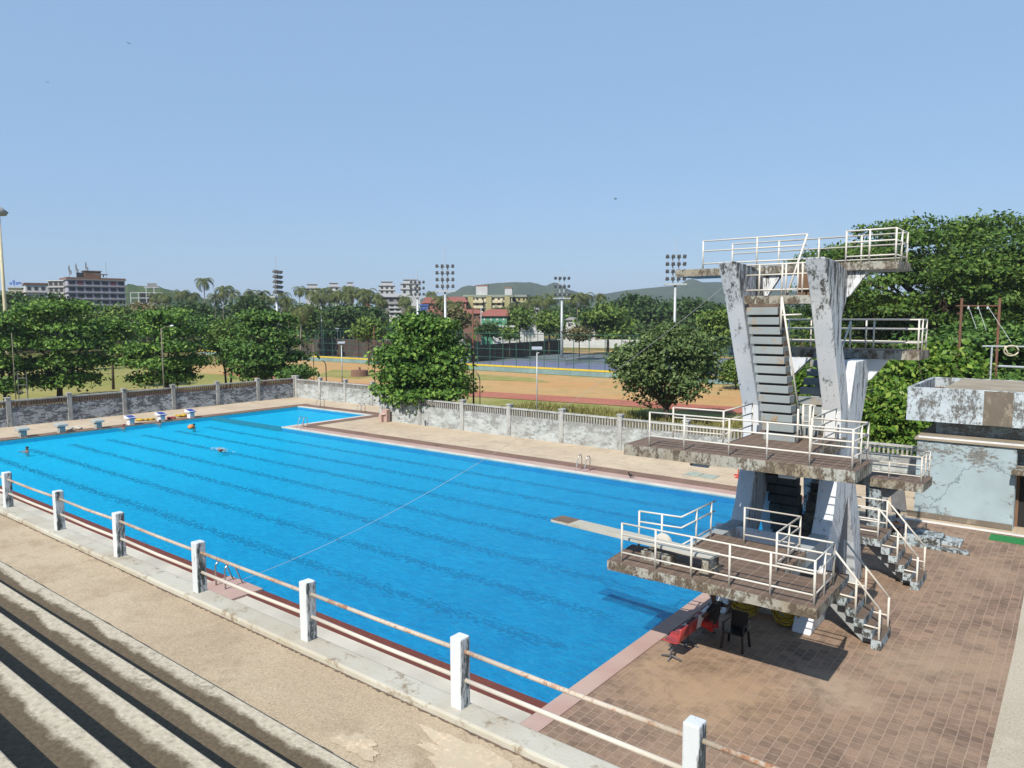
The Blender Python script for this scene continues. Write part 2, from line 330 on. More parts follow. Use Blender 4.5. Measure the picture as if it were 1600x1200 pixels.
MT['poolfloor'] = mat_poolfloor((15.55, 2.5, -55.6, -10.6, .18, 8))
MT['pooltile'] = mat_plain('pool_side_tiles', (.0, .22, .62), .4, .15)
MT['darkline'] = mat_plain('dark_divider', (.10, .10, .12), .6, .2)
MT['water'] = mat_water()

# ------------------------------------------------------------------ mesh builder
class MB:
    def __init__(s): s.v = []; s.f = []; s.m = []
    def add(s, vs, fs, mi=0):
        o = len(s.v); s.v += [tuple(x) for x in vs]
        for i, f in enumerate(fs):
            s.f.append([o+j for j in f]); s.m.append(mi[i] if isinstance(mi, (list, tuple)) else mi)
    def box(s, x0, x1, y0, y1, z0, z1, mi=0, top=None):
        v = [(x0, y0, z0), (x1, y0, z0), (x1, y1, z0), (x0, y1, z0), (x0, y0, z1), (x1, y0, z1), (x1, y1, z1), (x0, y1, z1)]
        f = [(3, 2, 1, 0), (4, 5, 6, 7), (0, 1, 5, 4), (1, 2, 6, 5), (2, 3, 7, 6), (3, 0, 4, 7)]
        s.add(v, f, [mi, mi if top is None else top, mi, mi, mi, mi])
    def obox(s, c, ax, ay, az, mi=0):
        """box round c with half-axes"""
        c = Vector(c); ax = Vector(ax); ay = Vector(ay); az = Vector(az)
        v = [c+ax*i+ay*j+az*k for i, j, k in ((-1, -1, -1), (1, -1, -1), (1, 1, -1), (-1, 1, -1), (-1, -1, 1), (1, -1, 1), (1, 1, 1), (-1, 1, 1))]
        s.add(v, [(3, 2, 1, 0), (4, 5, 6, 7), (0, 1, 5, 4), (1, 2, 6, 5), (2, 3, 7, 6), (3, 0, 4, 7)], mi)
    def tube(s, p, r, seg=8, mi=0, r2=None):
        p = [Vector(q) for q in p]; n = len(p)
        rs = [r+(r2-r)*i/(n-1) for i in range(n)] if r2 is not None else ([r]*n if not isinstance(r, (list, tuple)) else r)
        vs = []
        for i, q in enumerate(p):
            d = (p[min(i+1, n-1)]-p[max(i-1, 0)])
            d = d.normalized() if d.length > 1e-9 else Vector((0, 0, 1))
            a = d.cross(Vector((0, 0, 1)) if abs(d.z) < .95 else Vector((0, 1, 0))).normalized(); b = d.cross(a)
            for k in range(seg):
                t = 2*math.pi*k/seg; vs.append(q+a*(math.cos(t)*rs[i])+b*(math.sin(t)*rs[i]))
        fs = [(i*seg+k, i*seg+(k+1) % seg, (i+1)*seg+(k+1) % seg, (i+1)*seg+k) for i in range(n-1) for k in range(seg)]
        fs += [tuple(range(seg))[::-1], tuple((n-1)*seg+k for k in range(seg))]
        s.add(vs, fs, mi)
    def prism(s, pts, z0, z1, side=0, top=0, bot=0):
        n = len(pts); v = [(x, y, z0) for x, y in pts]+[(x, y, z1) for x, y in pts]
        f = [tuple(range(n))[::-1], tuple(range(n, 2*n))]+[(i, (i+1) % n, n+(i+1) % n, n+i) for i in range(n)]
        s.add(v, f, [bot, top]+[side]*n)
    def slabX(s, prof, x0, x1, mi=0):
        """profile in (y,z), extruded along x"""
        n = len(prof); v = [(x0, y, z) for y, z in prof]+[(x1, y, z) for y, z in prof]
        s.add(v, [tuple(range(n))[::-1], tuple(range(n, 2*n))]+[(i, (i+1) % n, n+(i+1) % n, n+i) for i in range(n)], mi)
    def slabY(s, prof, y0, y1, mi=0):
        n = len(prof); v = [(x, y0, z) for x, z in prof]+[(x, y1, z) for x, z in prof]
        s.add(v, [tuple(range(n))[::-1], tuple(range(n, 2*n))]+[(i, (i+1) % n, n+(i+1) % n, n+i) for i in range(n)], mi)
    def sphere(s, c, r, mi=0, seg=12, rings=8):
        c = Vector(c); r = Vector((r, r, r)) if isinstance(r, (int, float)) else Vector(r)
        v = [c+Vector((0, 0, r.z))]; f = []
        for i in range(1, rings):
            t = math.pi*i/rings
            for k in range(seg):
                a = 2*math.pi*k/seg; v.append(c+Vector((r.x*math.sin(t)*math.cos(a), r.y*math.sin(t)*math.sin(a), r.z*math.cos(t))))
        v.append(c-Vector((0, 0, r.z)))
        for k in range(seg): f.append((0, 1+k, 1+(k+1) % seg))
        for i in range(rings-2):
            for k in range(seg):
                a = 1+i*seg; f.append((a+k, a+seg+k, a+seg+(k+1) % seg, a+(k+1) % seg))
        a = 1+(rings-2)*seg
        for k in range(seg): f.append((a+k, len(v)-1, a+(k+1) % seg))
        s.add(v, f, mi)
    def build(s, name, mats, parent=None, loc=None, smooth=False, bevel=0, fixn=True):
        """world-coordinate geometry -> object; children keep their thing's origin"""
        o0 = Vector(loc) if loc is not None else (parent_origin(parent) if parent else Vector((0, 0, 0)))
        me = bpy.data.meshes.new(name)
        me.from_pydata([(x-o0.x, y-o0.y, z-o0.z) for x, y, z in s.v], [], s.f)
        if not isinstance(mats, (list, tuple)): mats = [mats]
        for k in mats: me.materials.append(MT[k] if isinstance(k, str) else k)
        me.polygons.foreach_set('material_index', s.m)
        if fixn:
            bm = bmesh.new(); bm.from_mesh(me); bmesh.ops.recalc_face_normals(bm, faces=bm.faces); bm.to_mesh(me); bm.free()
        if smooth: me.polygons.foreach_set('use_smooth', [True]*len(me.polygons))
        me.update()
        ob = bpy.data.objects.new(name, me); COL.objects.link(ob)
        if parent: ob.parent = parent
        else: ob.location = o0
        if bevel:
            b = ob.modifiers.new('bevel', 'BEVEL'); b.width = bevel; b.segments = 2; b.limit_method = 'ANGLE'
        return ob
def parent_origin(p):
    while p.parent: p = p.parent
    return p.location.copy()
def tag(o, label=None, cat=None, group=None, kind=None):
    if label: o['label'] = label
    if cat: o['category'] = cat
    if group: o['group'] = group
    if kind: o['kind'] = kind
    return o
def thing(name, label, cat, loc, group=None, rz=0):
    o = bpy.data.objects.new(name, None); COL.objects.link(o); o.location = loc; o.rotation_euler.z = rz
    o.empty_display_size = .3
    return tag(o, label, cat, group)
def children(o): return [c for c in bpy.data.objects if c.parent == o]
def copy_tree(o, loc, rz=0, sc=1, label=None, group=None):
    def rec(a, par):
        c = a.copy(); COL.objects.link(c); c.parent = par
        for k in kids.get(a.name, []): rec(k, c)
        return c
    kids = {}
    for c in list(bpy.data.objects):
        if c.parent: kids.setdefault(c.parent.name, []).append(c)
    c = rec(o, None); c.location = loc; c.rotation_euler.z = rz
    c.scale = (sc, sc, sc) if isinstance(sc, (int, float)) else sc
    if label: c['label'] = label
    if group: c['group'] = group
    return c
rnd = random.Random(7)

# ================================================================== SETTING: ground
GZ = -.6
def sheet(name, pts, z, mat):
    mb = MB(); mb.add([(p[0], p[1], z) for p in pts], [tuple(range(len(pts)))])
    return tag(mb.build(name, mat, fixn=False), kind='structure')
# terrain: polar sheet, flat near, rising gently under the far town and out to the horizon
def terr_h(x, y):
    d = math.hypot(x, y)
    t = min(1, max(0, (d-185)/170)); t = t*t*(3-2*t)
    t2 = min(1, max(0, (d-500)/900))
    return GZ + 6.0*t*(.75+.25*math.sin(x*.011+1.3)*math.cos(y*.013)) - 5*t2
radii = [3, 60, 100, 140, 170, 190, 210, 230, 250, 270, 290, 310, 330, 360, 400, 460, 550, 700, 900, 1300, 2000, 3500, 6000, 9000]
NA = 144; tv = [(0, 0, GZ)]; tf = []
for ri, rr in enumerate(radii):
    for k in range(NA):
        a = 2*math.pi*k/NA; x, y = rr*math.cos(a), rr*math.sin(a); tv.append((x, y, terr_h(x, y)))
for k in range(NA): tf.append((0, 1+k, 1+(k+1) % NA))
for i in range(len(radii)-1):
    for k in range(NA):
        a = 1+i*NA; tf.append((a+k, a+NA+k, a+NA+(k+1) % NA, a+(k+1) % NA))
mb = MB(); mb.add(tv, tf); tag(mb.build('ground', 'terrain', smooth=True), kind='structure')

G = lambda px, py, z=GZ: ground(px, py, z)
sheet('sports_field', [(-66.2, 10), (-66.2, 60), (-86, 66), (-150, 60), (-190, 40), (-190, -20), (-80, -20)], GZ+.01, 'field')
sheet('dirt_field', [(-130, 60), (-86, 64), (-60, 66), (-20, 66), (-10, 92), (-130, 92.5)], GZ+.016, 'dirt')
sheet('grass_strip', [(-78, 46.6), (-4, 46.6), (-4, 64), (-38, 64), (-55, 61.6), (-79, 61)], GZ+.022, 'weeds')
sheet('grass_patch', [G(490, 588), G(560, 592), G(600, 588), G(700, 592), G(860, 598), G(830, 590), G(700, 582), G(600, 580), G(520, 578)], GZ+.026, 'weeds')
sheet('running_track', [(-79.2, 61.3), (-55.4, 61.9), (-38.4, 64.4), (-20, 66.5), (-14, 72), (-41.2, 69.0), (-59.9, 66.6), (-83.2, 64.5), (-110, 66), (-108, 62)], GZ+.032, 'track')
sheet('court_surface', [(-175, 93.8), (-34, 93.8), (-34, 150), (-175, 150)], GZ+.02, 'court')
sheet('blue_court', [(-92, 99), (-56, 99), (-56, 117), (-92, 117)], GZ+.027, 'court_blue')
# far earth bank behind the courts
sheet('earth_yard', [(-175, 150.5), (-34, 150.5), (-34, 168), (-175, 168)], GZ+.03, 'dirt')

# ================================================================== SETTING: pool and decks
WX0, WX1, WY0, WY1 = -58.86, -8.85, 12.54, 32.95
SX1, SY1 = -48.7, 41.6
EX = 14
def slab(name, x0, x1, y0, y1, mat, z1=0, z0=GZ-.2):
    mb = MB(); mb.box(x0, x1, y0, y1, z0, z1); return tag(mb.build(name, mat), kind='structure')
slab('pool_deck', WX1, EX, 6.8, 46.3, 'beige')
slab('pool_deck', -66.3, WX0, 6.8, 46.3, 'beige')
slab('pool_deck', WX0, WX1, 6.8, WY0, 'beige')
slab('pool_deck', SX1, WX1, WY1, 46.3, 'beige')
slab('pool_deck', WX0, SX1, SY1, 46.3, 'beige')
F1 = .004; F2 = .008
sheet('brown_paving', [(-8.42, 6.81), (-1.08, 6.81), (-1.08, 22), (-1.25, 33.6), (-8.42, 33.6)], F1, 'pavers')
sheet('concrete_apron', [(-1.08, 6.81), (EX, 6.81), (EX, 34.25), (-1.25, 34.25), (-1.25, 33.6), (-1.08, 22)], F1, 'lightconc')
mb = MB(); mb.box(WX1-.05, -8.42, 6.85, 33.2, .0, .03)
tag(mb.build('pink_coping', 'pink', bevel=.01), kind='structure')
# near side: red tile strip and slotted gutter
sheet('red_tile_strip', [(WX0, 11.9), (WX1-.05, 11.9), (WX1-.05, WY0-.0), (WX0, WY0-.0)], F2, 'redstrip')
mb = MB(); mb.box(WX0, WX1-.06, 10.4, 11.9, -.05, .02)
mb.box(WX0, WX1-.06, 11.895, 11.93, -.05, .03)
gut = tag(mb.build('gutter', 'gutter'), kind='structure')
mb = MB()
x = -30.0
while x < WX1-.3:
    for yy in (11.25, 11.42): mb.add([(x, yy, .0245), (x+.09, yy, .0245), (x+.09, yy+.022, .0245), (x, yy+.022, .0245)], [(0, 1, 2, 3)])
    x += .24
tag(mb.build('gutter_slots', 'void', fixn=False), kind='structure')
# pink landing at the near ladder
mb = MB(); mb.box(-21.6, -19.75, 10.6, 12.5, 0, .09); tag(mb.build('ladder_landing', 'pink', bevel=.01), kind='structure')
# far side bands
def band(name, x0, x1, y0, y1, z, mat): sheet(name, [(x0, y0), (x1, y0), (x1, y1), (x0, y1)], z, mat)
mb = MB(); mb.box(SX1-.0, WX1, WY1-.04, WY1+.26, -.1, .025); tag(mb.build('pool_lip', 'lip'), kind='structure')
band('pink_band', SX1+.0, WX1, WY1+.26, 34.0, F2, 'pink')
band('brown_band', SX1+.8, WX1-.0, 34.0, 35.05, F2, 'brownband')
mb = MB(); mb.box(WX0-.32, WX0+.03, 8, SY1+.3, -.1, .02); tag(mb.build('pool_lip', 'brownband'), kind='structure')
band('brown_band', WX0-1.25, WX0-.32, 8, 43.4, F2, 'brownband')
mb = MB(); mb.box(WX0+.03, SX1+.3, SY1-.03, SY1+.3, -.1, .022); tag(mb.build('pool_lip', 'lip'), kind='structure')
band('brown_band', WX0-.32, SX1+.8, SY1+.3+.02, SY1+1.5, F2+.003, 'brownband')
mb = MB(); mb.box(SX1-.03, SX1+.45, WY1-.05, SY1-.03, -.1, .024); tag(mb.build('pool_lip', 'lip'), kind='structure')
band('brown_band', SX1+.45, SX1+1.5, 34.9, SY1+1.5, F2+.006, 'brownband')
# divider between the pools, under a film of water
mb = MB(); mb.box(WX0, SX1-.03, WY1-.12, WY1+.22, -.3, -.035); tag(mb.build('pool_divider', 'darkline'), kind='structure')
# basin
mb = MB(); FZ = -.34
mb.add([(WX0, WY0, FZ), (WX1, WY0, FZ), (WX1, WY1, FZ), (WX0, WY1, FZ)], [(0, 1, 2, 3)], 0)
mb.add([(WX0, WY1+.1, FZ), (SX1, WY1+.1, FZ), (SX1, SY1, FZ), (WX0, SY1, FZ)], [(0, 1, 2, 3)], 0)
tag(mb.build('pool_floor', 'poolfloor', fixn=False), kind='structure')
mb = MB()
for a, b_ in (((WX0, WY0), (WX1, WY0)), ((WX1, WY0), (WX1, WY1)), ((WX1, WY1), (SX1, WY1)), ((SX1, WY1), (SX1, SY1)), ((SX1, SY1), (WX0, SY1)), ((WX0, SY1), (WX0, WY0))):
    d = Vector((b_[0]-a[0], b_[1]-a[1], 0)).normalized(); nn = Vector((-d.y, d.x, 0))*.006
    mb.add([(a[0]+nn.x, a[1]+nn.y, FZ), (b_[0]+nn.x, b_[1]+nn.y, FZ), (b_[0]+nn.x, b_[1]+nn.y, -.02), (a[0]+nn.x, a[1]+nn.y, -.02)], [(0, 1, 2, 3)])
tag(mb.build('pool_sides', 'pooltile', fixn=False), kind='structure')
mb = MB(); WZ = -.03
mb.add([(WX0, WY0, WZ), (WX1, WY0, WZ), (WX1, WY1, WZ), (SX1, WY1, WZ), (SX1, SY1, WZ), (WX0, SY1, WZ)], [(0, 1, 2, 3, 4, 5)])
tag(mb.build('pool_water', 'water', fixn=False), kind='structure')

# ================================================================== walkway, bleachers and railing
mb = MB(); mb.box(-95, EX, 4.68, 6.4, 2.9, 3.4); tag(mb.build('walkway', 'walk'), kind='structure')
mb = MB(); mb.box(-95, EX, 6.4, 6.8, 2.9, 3.5); tag(mb.build('walkway_kerb', 'curb', bevel=.03), kind='structure')
mb = MB(); mb.box(-95, EX, 6.35, 6.78, GZ, 2.9); tag(mb.build('retaining_wall', 'wall'), 'stained retaining wall under the spectators walkway', 'wall')
def mat_bleach():
    m, n, l, b = newmat('bleacher_concrete')
    v = coords(n, l, (1, 1, 1)); sp = n.new('ShaderNodeSeparateXYZ'); l.new(v, sp.inputs[0])
    f1 = noise(n, l, coords(n, l, (.6, 1, 1)), 1.1, 8, .72); f2 = noise(n, l, v, 17, 5, .75)
    # worn pale lip along the tread's front edge, brown grime behind it (object y = 0 at the edge)
    t = math_(n, l, 'ADD', sp.outputs[1], math_(n, l, 'MULTIPLY', math_(n, l, 'SUBTRACT', f1, .5), .55))
    k = ramp(n, l, math_(n, l, 'ADD', t, .5), [(.275, 1), (.35, .0)])
    pale = mix(n, l, ramp(n, l, f2, [(.3, 0), (.7, 1)]), (.38, .34, .26), (.66, .60, .48))
    brown = mix(n, l, ramp(n, l, f2, [(.3, 0), (.7, 1)]), (.085, .065, .043), (.185, .145, .095))
    c = mix(n, l, k, pale, brown)
    c = mix(n, l, ramp(n, l, noise(n, l, v, 4.5, 7, .8), [(.52, 0), (.62, .6)]), c, (.12, .10, .07))
    l.new(c, b.inputs['Base Color']); b.inputs['Roughness'].default_value = .9
    b.inputs['Specular IOR Level'].default_value = .2
    bump(n, l, b, f2, .4, .02); return m
MT['bleach'] = mat_bleach()
for i in range(7):
    yf = 4.68-.76*i; z1 = 3.8+.4*i
    mb = MB(); mb.box(-60, EX, yf-.80, yf, z1-.42 if i else 2.9, z1)
    tag(mb.build('bleacher_step', 'bleach', loc=(0, yf, z1), bevel=.015), kind='structure')
mb = MB(); mb.box(-60, EX, -3.2, yf-.8, 5.6, z1); tag(mb.build('bleacher_landing', 'lightconc'), kind='structure')

rl = thing('walkway_railing', 'long pipe railing with square whitewashed concrete posts along the spectators walkway', 'railing', (-15, 6.65, 3.5))
postx = [.35, -2.91, -6.11, -9.30, -12.55, -15.78, -18.92, -22.3, -25.6, -28.9, -32.2]
for px_ in postx:
    mb = MB(); mb.box(px_-.10, px_+.085, 6.56, 6.75, 3.38, 4.43)
    mb.build('post', 'postpaint', rl, bevel=.02)
px_s = sorted(postx)
for a, b_ in zip(px_s[:-1], px_s[1:]):
    for zz, mt in ((4.24, 'rustpipe'), (3.87, 'whitepipe2')):
        mb = MB(); mb.tube([(a+.07, 6.66, zz+rnd.uniform(-.01, .01)), ((a+b_)/2, 6.66, zz-.012), (b_-.09, 6.66, zz+rnd.uniform(-.01, .01))], .030, 10)
        mb.build('pipe_rail', mt, rl, smooth=True)
for k, (dx, dy, rr) in enumerate(((455, 996, .13), (170, 868, .09), (32, 807, .09))):
    q = ground(dx, dy, 3.4); mb = MB(); mb.tube([(q.x, q.y, 3.402), (q.x, q.y, 3.409)], rr, 14); mb.tube([(q.x, q.y, 3.406), (q.x, q.y, 3.412)], rr*.45, 10, 1)
    tag(mb.build('drain_cover', ['gutter', 'roof'], loc=(q.x, q.y, 3.4)),
        ['round drain in the walkway beside a railing post, largest and nearest of the three', 'small pale drain in the walkway beside the third railing post from the left edge',
         'small pale drain in the walkway beside the leftmost railing post'][k], 'drain')
r_ = random.Random(5)
def patch(name, z, x0, x1, ya, yb, jit, mat, step=.22):
    n_ = int((x1-x0)/step); v = []; f = []
    for i in range(n_+1):
        x = x0+i*step; v += [(x, ya+r_.uniform(-jit, jit)*.4, z), (x, yb+r_.uniform(-jit, jit), z)]
    for i in range(n_): f.append((2*i, 2*i+2, 2*i+3, 2*i+1))
    mb = MB(); mb.add(v, f); return tag(mb.build(name, mat, fixn=False), kind='structure')
patch('kerb_grime', 3.405, -60, EX, 6.40, 6.365, .022, 'tread', .045)
patch('walkway_stain', 3.404, -60, EX, 4.69, 5.05, .05, mat_weather('walkway_grime', (.27, .225, .16), (.13, .105, .075), .47, .56, 3, (1, 1, 1), (.22, .18, .13), 15), .16)
MT['screed'] = mat_weather('pale_screed', (.58, .50, .37), (.46, .37, .26), .47, .60, 3, (1, 1, 1), (.52, .43, .31), 15)
for (cx, cy, rx, ry, sd_) in ((-5.0, 5.95, 1.2, .28, 1), (-3.6, 5.7, 1.3, .42, 2), (-6.6, 5.35, .35, .16, 3), (-2.6, 6.1, 1.3, .22, 4), (-4.5, 5.2, .5, .12, 5)):
    g_ = random.Random(sd_); mb = MB(); v = []
    for i in range(90):
        a = i*math.pi/45; q = 1+.20*math.sin(3*a+sd_)+.12*math.sin(7*a+2*sd_)+.06*math.sin(17*a+sd_)+g_.uniform(-.025, .025); v.append((cx+math.cos(a)*rx*q, min(6.33, cy+math.sin(a)*ry*q), 3.407+.001*sd_))
    mb.add(v, [tuple(range(90))]); tag(mb.build('screed_patch', 'screed', fixn=False), kind='structure')

# ================================================================== DIVING TOWER
TO = Vector((-6.6, 22, 0))
TW = thing('diving_tower', 'tall weathered concrete diving tower with platforms at several heights', 'diving tower', TO)
FIN = [(19.7, 9.98), (20.35, 8.8), (21.2, 7.0), (21.8, 5.8), (21.95, 4.8), (21.75, 3.9), (21.45, 2.95), (20.75, 1.7), (20.1, .7), (19.6, 0),
       (20.95, 0), (21.7, 1.2), (22.28, 2.0), (22.58, 2.57), (23.0, 3.12), (23.4, 2.4), (23.87, 1.5), (24.33, .26), (24.4, 0), (25.3, 0),
       (25.14, .3), (24.55, 2.13), (23.82, 3.42), (23.75, 4.2), (24.2, 5.13), (24.98, 6.55), (25.4, 7.125), (23.3, 7.125), (23.1, 6.6),
       (22.72, 5.75), (22.6, 6.0), (22.2, 6.95), (21.55, 7.9), (21.55, 8.4), (21.95, 8.9), (22.12, 9.3), (22.12, 9.72), (20.9, 9.93)]
for x0, x1 in ((-8.25, -7.75), (-5.9, -5.4)):
    mb = MB(); mb.slabX(FIN, x0, x1); mb.build('fin', 'paint', TW, bevel=.03)
DK = ['edge', 'deck', 'soffit']
def deck(pts, z, th):
    mb = MB(); mb.prism(pts, z-th, z, 0, 1, 2); return mb.build('platform', DK, TW)
D3 = deck([(-8.82, 14.84), (-3.98, 14.86), (-3.98, 16.58), (-5.22, 16.58), (-5.22, 18.35), (-7.7, 18.5), (-7.66, 16.45), (-8.95, 16.3)], 2.65, .23)
D5 = deck([(-9.86, 17.42), (-3.97, 17.48), (-3.95, 19.02), (-5.34, 19.02), (-5.34, 22.25), (-7.71, 22.25), (-7.71, 19.0), (-9.9, 18.92)], 5.0, .29)
D7 = deck([(-9.9, 24.85), (-4.0, 24.85), (-3.95, 26.3), (-9.9, 26.3)], 7.4, .27)
D10 = deck([(-10.55, 21.82), (-4.1, 21.82), (-4.1, 23.5), (-10.55, 23.5)], 9.95, .22)
DL = deck([(-7.74, 20.42), (-5.91, 20.42), (-5.91, 21.6), (-7.74, 21.6)], 9.04, .23)
# 1 m platform on the far side
DF = deck([(-8.8, 28.35), (-4.25, 28.35), (-4.2, 29.9), (-8.8, 29.9)], 2.65, .3)
for x0 in (-6.1, -8.3):
    mb = MB(); mb.slabX([(28.45, 2.35), (29.8, 2.35), (29.6, 0), (28.75, 0)], x0, x0+.5); mb.build('pier', 'paint2', TW, bevel=.02)
mb = MB(); mb.slabY([(-5.6, 2.34), (-5.0, 2.34), (-5.6, 1.7)], 28.8, 29.2); mb.build('bracket', 'soffit', TW)
# brackets, beams
for (x0, x1, z1, z0, y0, y1) in ((-5.4, -4.85, 9.73, 9.0, 21.95, 22.1), (-7.75, -7.2, 9.73, 8.95, 21.95, 22.1), (-5.4, -4.85, 7.13, 6.45, 24.9, 25.15), (-7.75, -7.0, 7.13, 6.4, 24.3, 24.6),
                                 (-8.25, -8.9, 9.73, 9.1, 21.95, 22.1)):
    mb = MB(); mb.slabY([(x0, z1), (x1, z1), (x0+(x1-x0)*.15, z0+.05), (x0, z0)], y0, y1); mb.build('bracket', 'paint', TW)
for x0, x1 in ((-8.2, -7.8), (-5.87, -5.45)):
    mb = MB(); mb.slabX([(21.9, 2.0), (21.3, 2.36), (15.6, 2.36), (15.6, 2.2), (17.5, 1.95)], x0, x1); mb.build('beam', 'soffit', TW)
    mb = MB(); mb.slabX([(22.2, 4.1), (22.2, 4.71), (18.0, 4.71), (18.0, 4.52)], x0+.02, x1-.02); mb.build('beam', 'soffit', TW)
mb = MB(); mb.box(-8.4, -5.95, 20.35, 20.55, 0, 2.35); mb.build('base_wall', 'paint', TW)
mb = MB(); mb.box(-7.74, -5.92, 22.3, 22.6, 4.3, 4.70); mb.build('cross_beam', 'soffit', TW)
mb = MB(); mb.box(-6.5, -5.93, 21.25, 22.3, 9.045, 9.70); mb.build('brick_step', 'rust_brick', TW)

# steep stair to the 10 m level
st = MB(); NS = 14
for i in range(NS):
    z = 5.01+i*.27; x0 = -7.10-.49*i/(NS-1); y = 20.56-.02*i
    st.box(x0, x0+.87, y-.10, y+.34, z-.01, z+.195)
st.build('stair_flight', 'steps', TW, bevel=.012)
st = MB()
st.add([(-7.08, 20.62, 5.0), (-6.24, 20.62, 5.0), (-6.74, 20.34, 8.81), (-7.57, 20.34, 8.81), (-7.08, 20.9, 5.0), (-6.24, 20.9, 5.0), (-6.74, 20.62, 8.81), (-7.57, 20.62, 8.81)],
       [(0, 1, 2, 3), (7, 6, 5, 4), (0, 4, 5, 1), (1, 5, 6, 2), (2, 6, 7, 3), (3, 7, 4, 0)])
st.build('stair_gap_shade', 'tread', TW)  # dark material paints in the shadow seen in the gaps between steps
# stair up to the 7.5 m level
st = MB()
for i in range(9):
    st.box(-7.0, -6.05, 22.0+.33*i, 22.42+.33*i, 5.0+.265*i, 5.2+.265*i)
st.slabX([(22.0, 5.0), (22.4, 5.0), (25.0, 7.1), (24.7, 7.13)], -6.65, -6.4)
st.build('stair_flight', 'steps', TW)
# stairs between the fins under the 5 m level
st = MB()
for i in range(13):
    z = .35+.33*i; y = 23.75-.12*i
    st.box(-7.73, -6.82, y-.06, y+.4, z-.02, z+.22)
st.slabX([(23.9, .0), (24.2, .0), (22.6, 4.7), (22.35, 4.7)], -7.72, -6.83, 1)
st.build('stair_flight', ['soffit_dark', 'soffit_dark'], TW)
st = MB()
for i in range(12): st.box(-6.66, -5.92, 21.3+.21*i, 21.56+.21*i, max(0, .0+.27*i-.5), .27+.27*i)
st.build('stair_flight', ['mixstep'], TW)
mb = MB(); mb.box(-7.74, -5.91, 21.72, 21.95, 4.2, 4.705); mb.build('front_beam', 'soffit', TW)
# side stairs to the ground
def side_stair(yn, yf, lx0):
    st = MB()
    st.prism([(lx0, yn-.05), (-4.82, yn-.05), (-4.82, yf+.05), (lx0, yf+.05)], 1.18, 1.42, 0, 1, 0)
    for i in range(5):
        z1 = 1.19-.233*i; x1 = -4.82+.215*(i+1)
        z0 = z1-.24 if i < 4 else 0.0
        st.prism([(x1-.225, yn), (x1+.02, yn), (x1+.02, yf), (x1-.225, yf)], z0+.0, z1, 0, 1, 0)
    ym = (yn+yf)/2
    st.slabY([(-5.5, 1.17), (-4.9, 1.17), (-3.85, .02), (-4.25, .02)], ym-.28, ym+.28, 2)
    st.build('side_stair', ['paint2', 'tread', 'soffit'], TW, bevel=.012)
side_stair(19.78, 20.95, -6.6)
side_stair(24.95, 26.35, -6.2)

# ---- railings
def railing(pts, z, hs=(.26, .68, 1.0), posts=None, H=None, r=.0225, slant=None):
    """pts: plan polyline; posts: plan points of the uprights"""
    rb = MB()
    for h in hs: rb.tube([(x, y, z+h) for x, y in pts], r, 8)
    ob = rb.build('railing', 'pipe', TW, smooth=True)
    for (x, y) in (posts or pts):
        pb = MB(); pb.tube([(x, y, z-.02), (x, y, z+hs[-1]+.01)], r*1.15, 8); pb.build('post', 'pipe', ob, smooth=True)
    return ob
def along(a, b_, n): return [(a[0]+(b_[0]-a[0])*i/n, a[1]+(b_[1]-a[1])*i/n) for i in range(n+1)]
h3 = (.22, .66, .93)
a3, b3, c3, d3, e3 = (-8.5, 14.98), (-4.08, 14.98), (-4.1, 16.45), (-5.33, 16.45), (-5.33, 18.15)
railing([a3, b3, c3], 2.65, h3, along(a3, b3, 5)+along(b3, c3, 2)[1:])
railing([c3, d3, e3, (-6.72, 18.15)], 2.65, h3, [c3, d3, (-5.33, 17.3), e3, (-6.72, 18.15)])
railing([(-8.7, 16.2), (-7.62, 16.32), (-7.6, 18.35)], 2.65, h3, [(-8.7, 16.2), (-8.1, 16.26), (-7.61, 17.2), (-7.6, 18.1)])
h5 = (.28, .64, .92)
railing([(-9.15, 17.55), (-4.07, 17.58), (-4.06, 18.95)], 5, h5, [(-9.15, 17.55), (-8.15, 17.55), (-6.95, 17.56), (-6.0, 17.57), (-5.0, 17.57), (-4.07, 17.58), (-4.06, 18.3), (-4.06, 18.95)])
railing([(-4.06, 18.95), (-5.36, 18.95), (-5.38, 21.3)], 5, h5, [(-5.36, 18.95), (-5.38, 20.1), (-5.38, 21.3)])
railing([(-9.1, 18.86), (-7.66, 18.93), (-7.66, 21.1)], 5, h5, [(-9.1, 18.86), (-7.66, 18.93), (-7.66, 21.1)])
mb = MB()
for h in (.08, .5, .98): mb.tube([(-6.25, 21.2, 5+h), (-5.98, 21.2, 5+h), (-5.98, 20.9, 5+h)], .027, 8)
for x_, y_ in ((-6.25, 21.2), (-5.98, 21.2), (-5.98, 20.9)): mb.tube([(x_, y_, 5), (x_, y_, 6.0)], .03, 8)
mb.build('stair_guard', 'pipe', TW, smooth=True)
railing([(-7.9, 24.95), (-4.06, 24.95), (-4.05, 26.2)], 7.4, (.25, .66, .95), [(-7.9, 24.95), (-5.3, 24.95), (-4.06, 24.95), (-4.05, 25.5), (-4.05, 26.2)])
railing([(-4.05, 26.2), (-9.3, 26.2)], 7.4, (.25, .66, .95), along((-4.05, 26.2), (-9.3, 26.2), 3)[1:])
h10 = (.16, .55, .86)
railing([(-9.65, 21.9), (-7.6, 21.9), (-6.5, 21.9)], 9.95, h10, [(-9.65, 21.9), (-7.95, 21.9)])
railing([(-9.3, 23.4), (-4.2, 23.4), (-4.2, 21.9), (-5.45, 21.9)], 9.95, h10, [(-9.3, 23.4), (-7.8, 23.4), (-6.6, 23.4), (-5.4, 23.4), (-4.2, 23.4), (-4.2, 22.65), (-4.2, 21.9), (-4.85, 21.9), (-5.45, 21.9)])
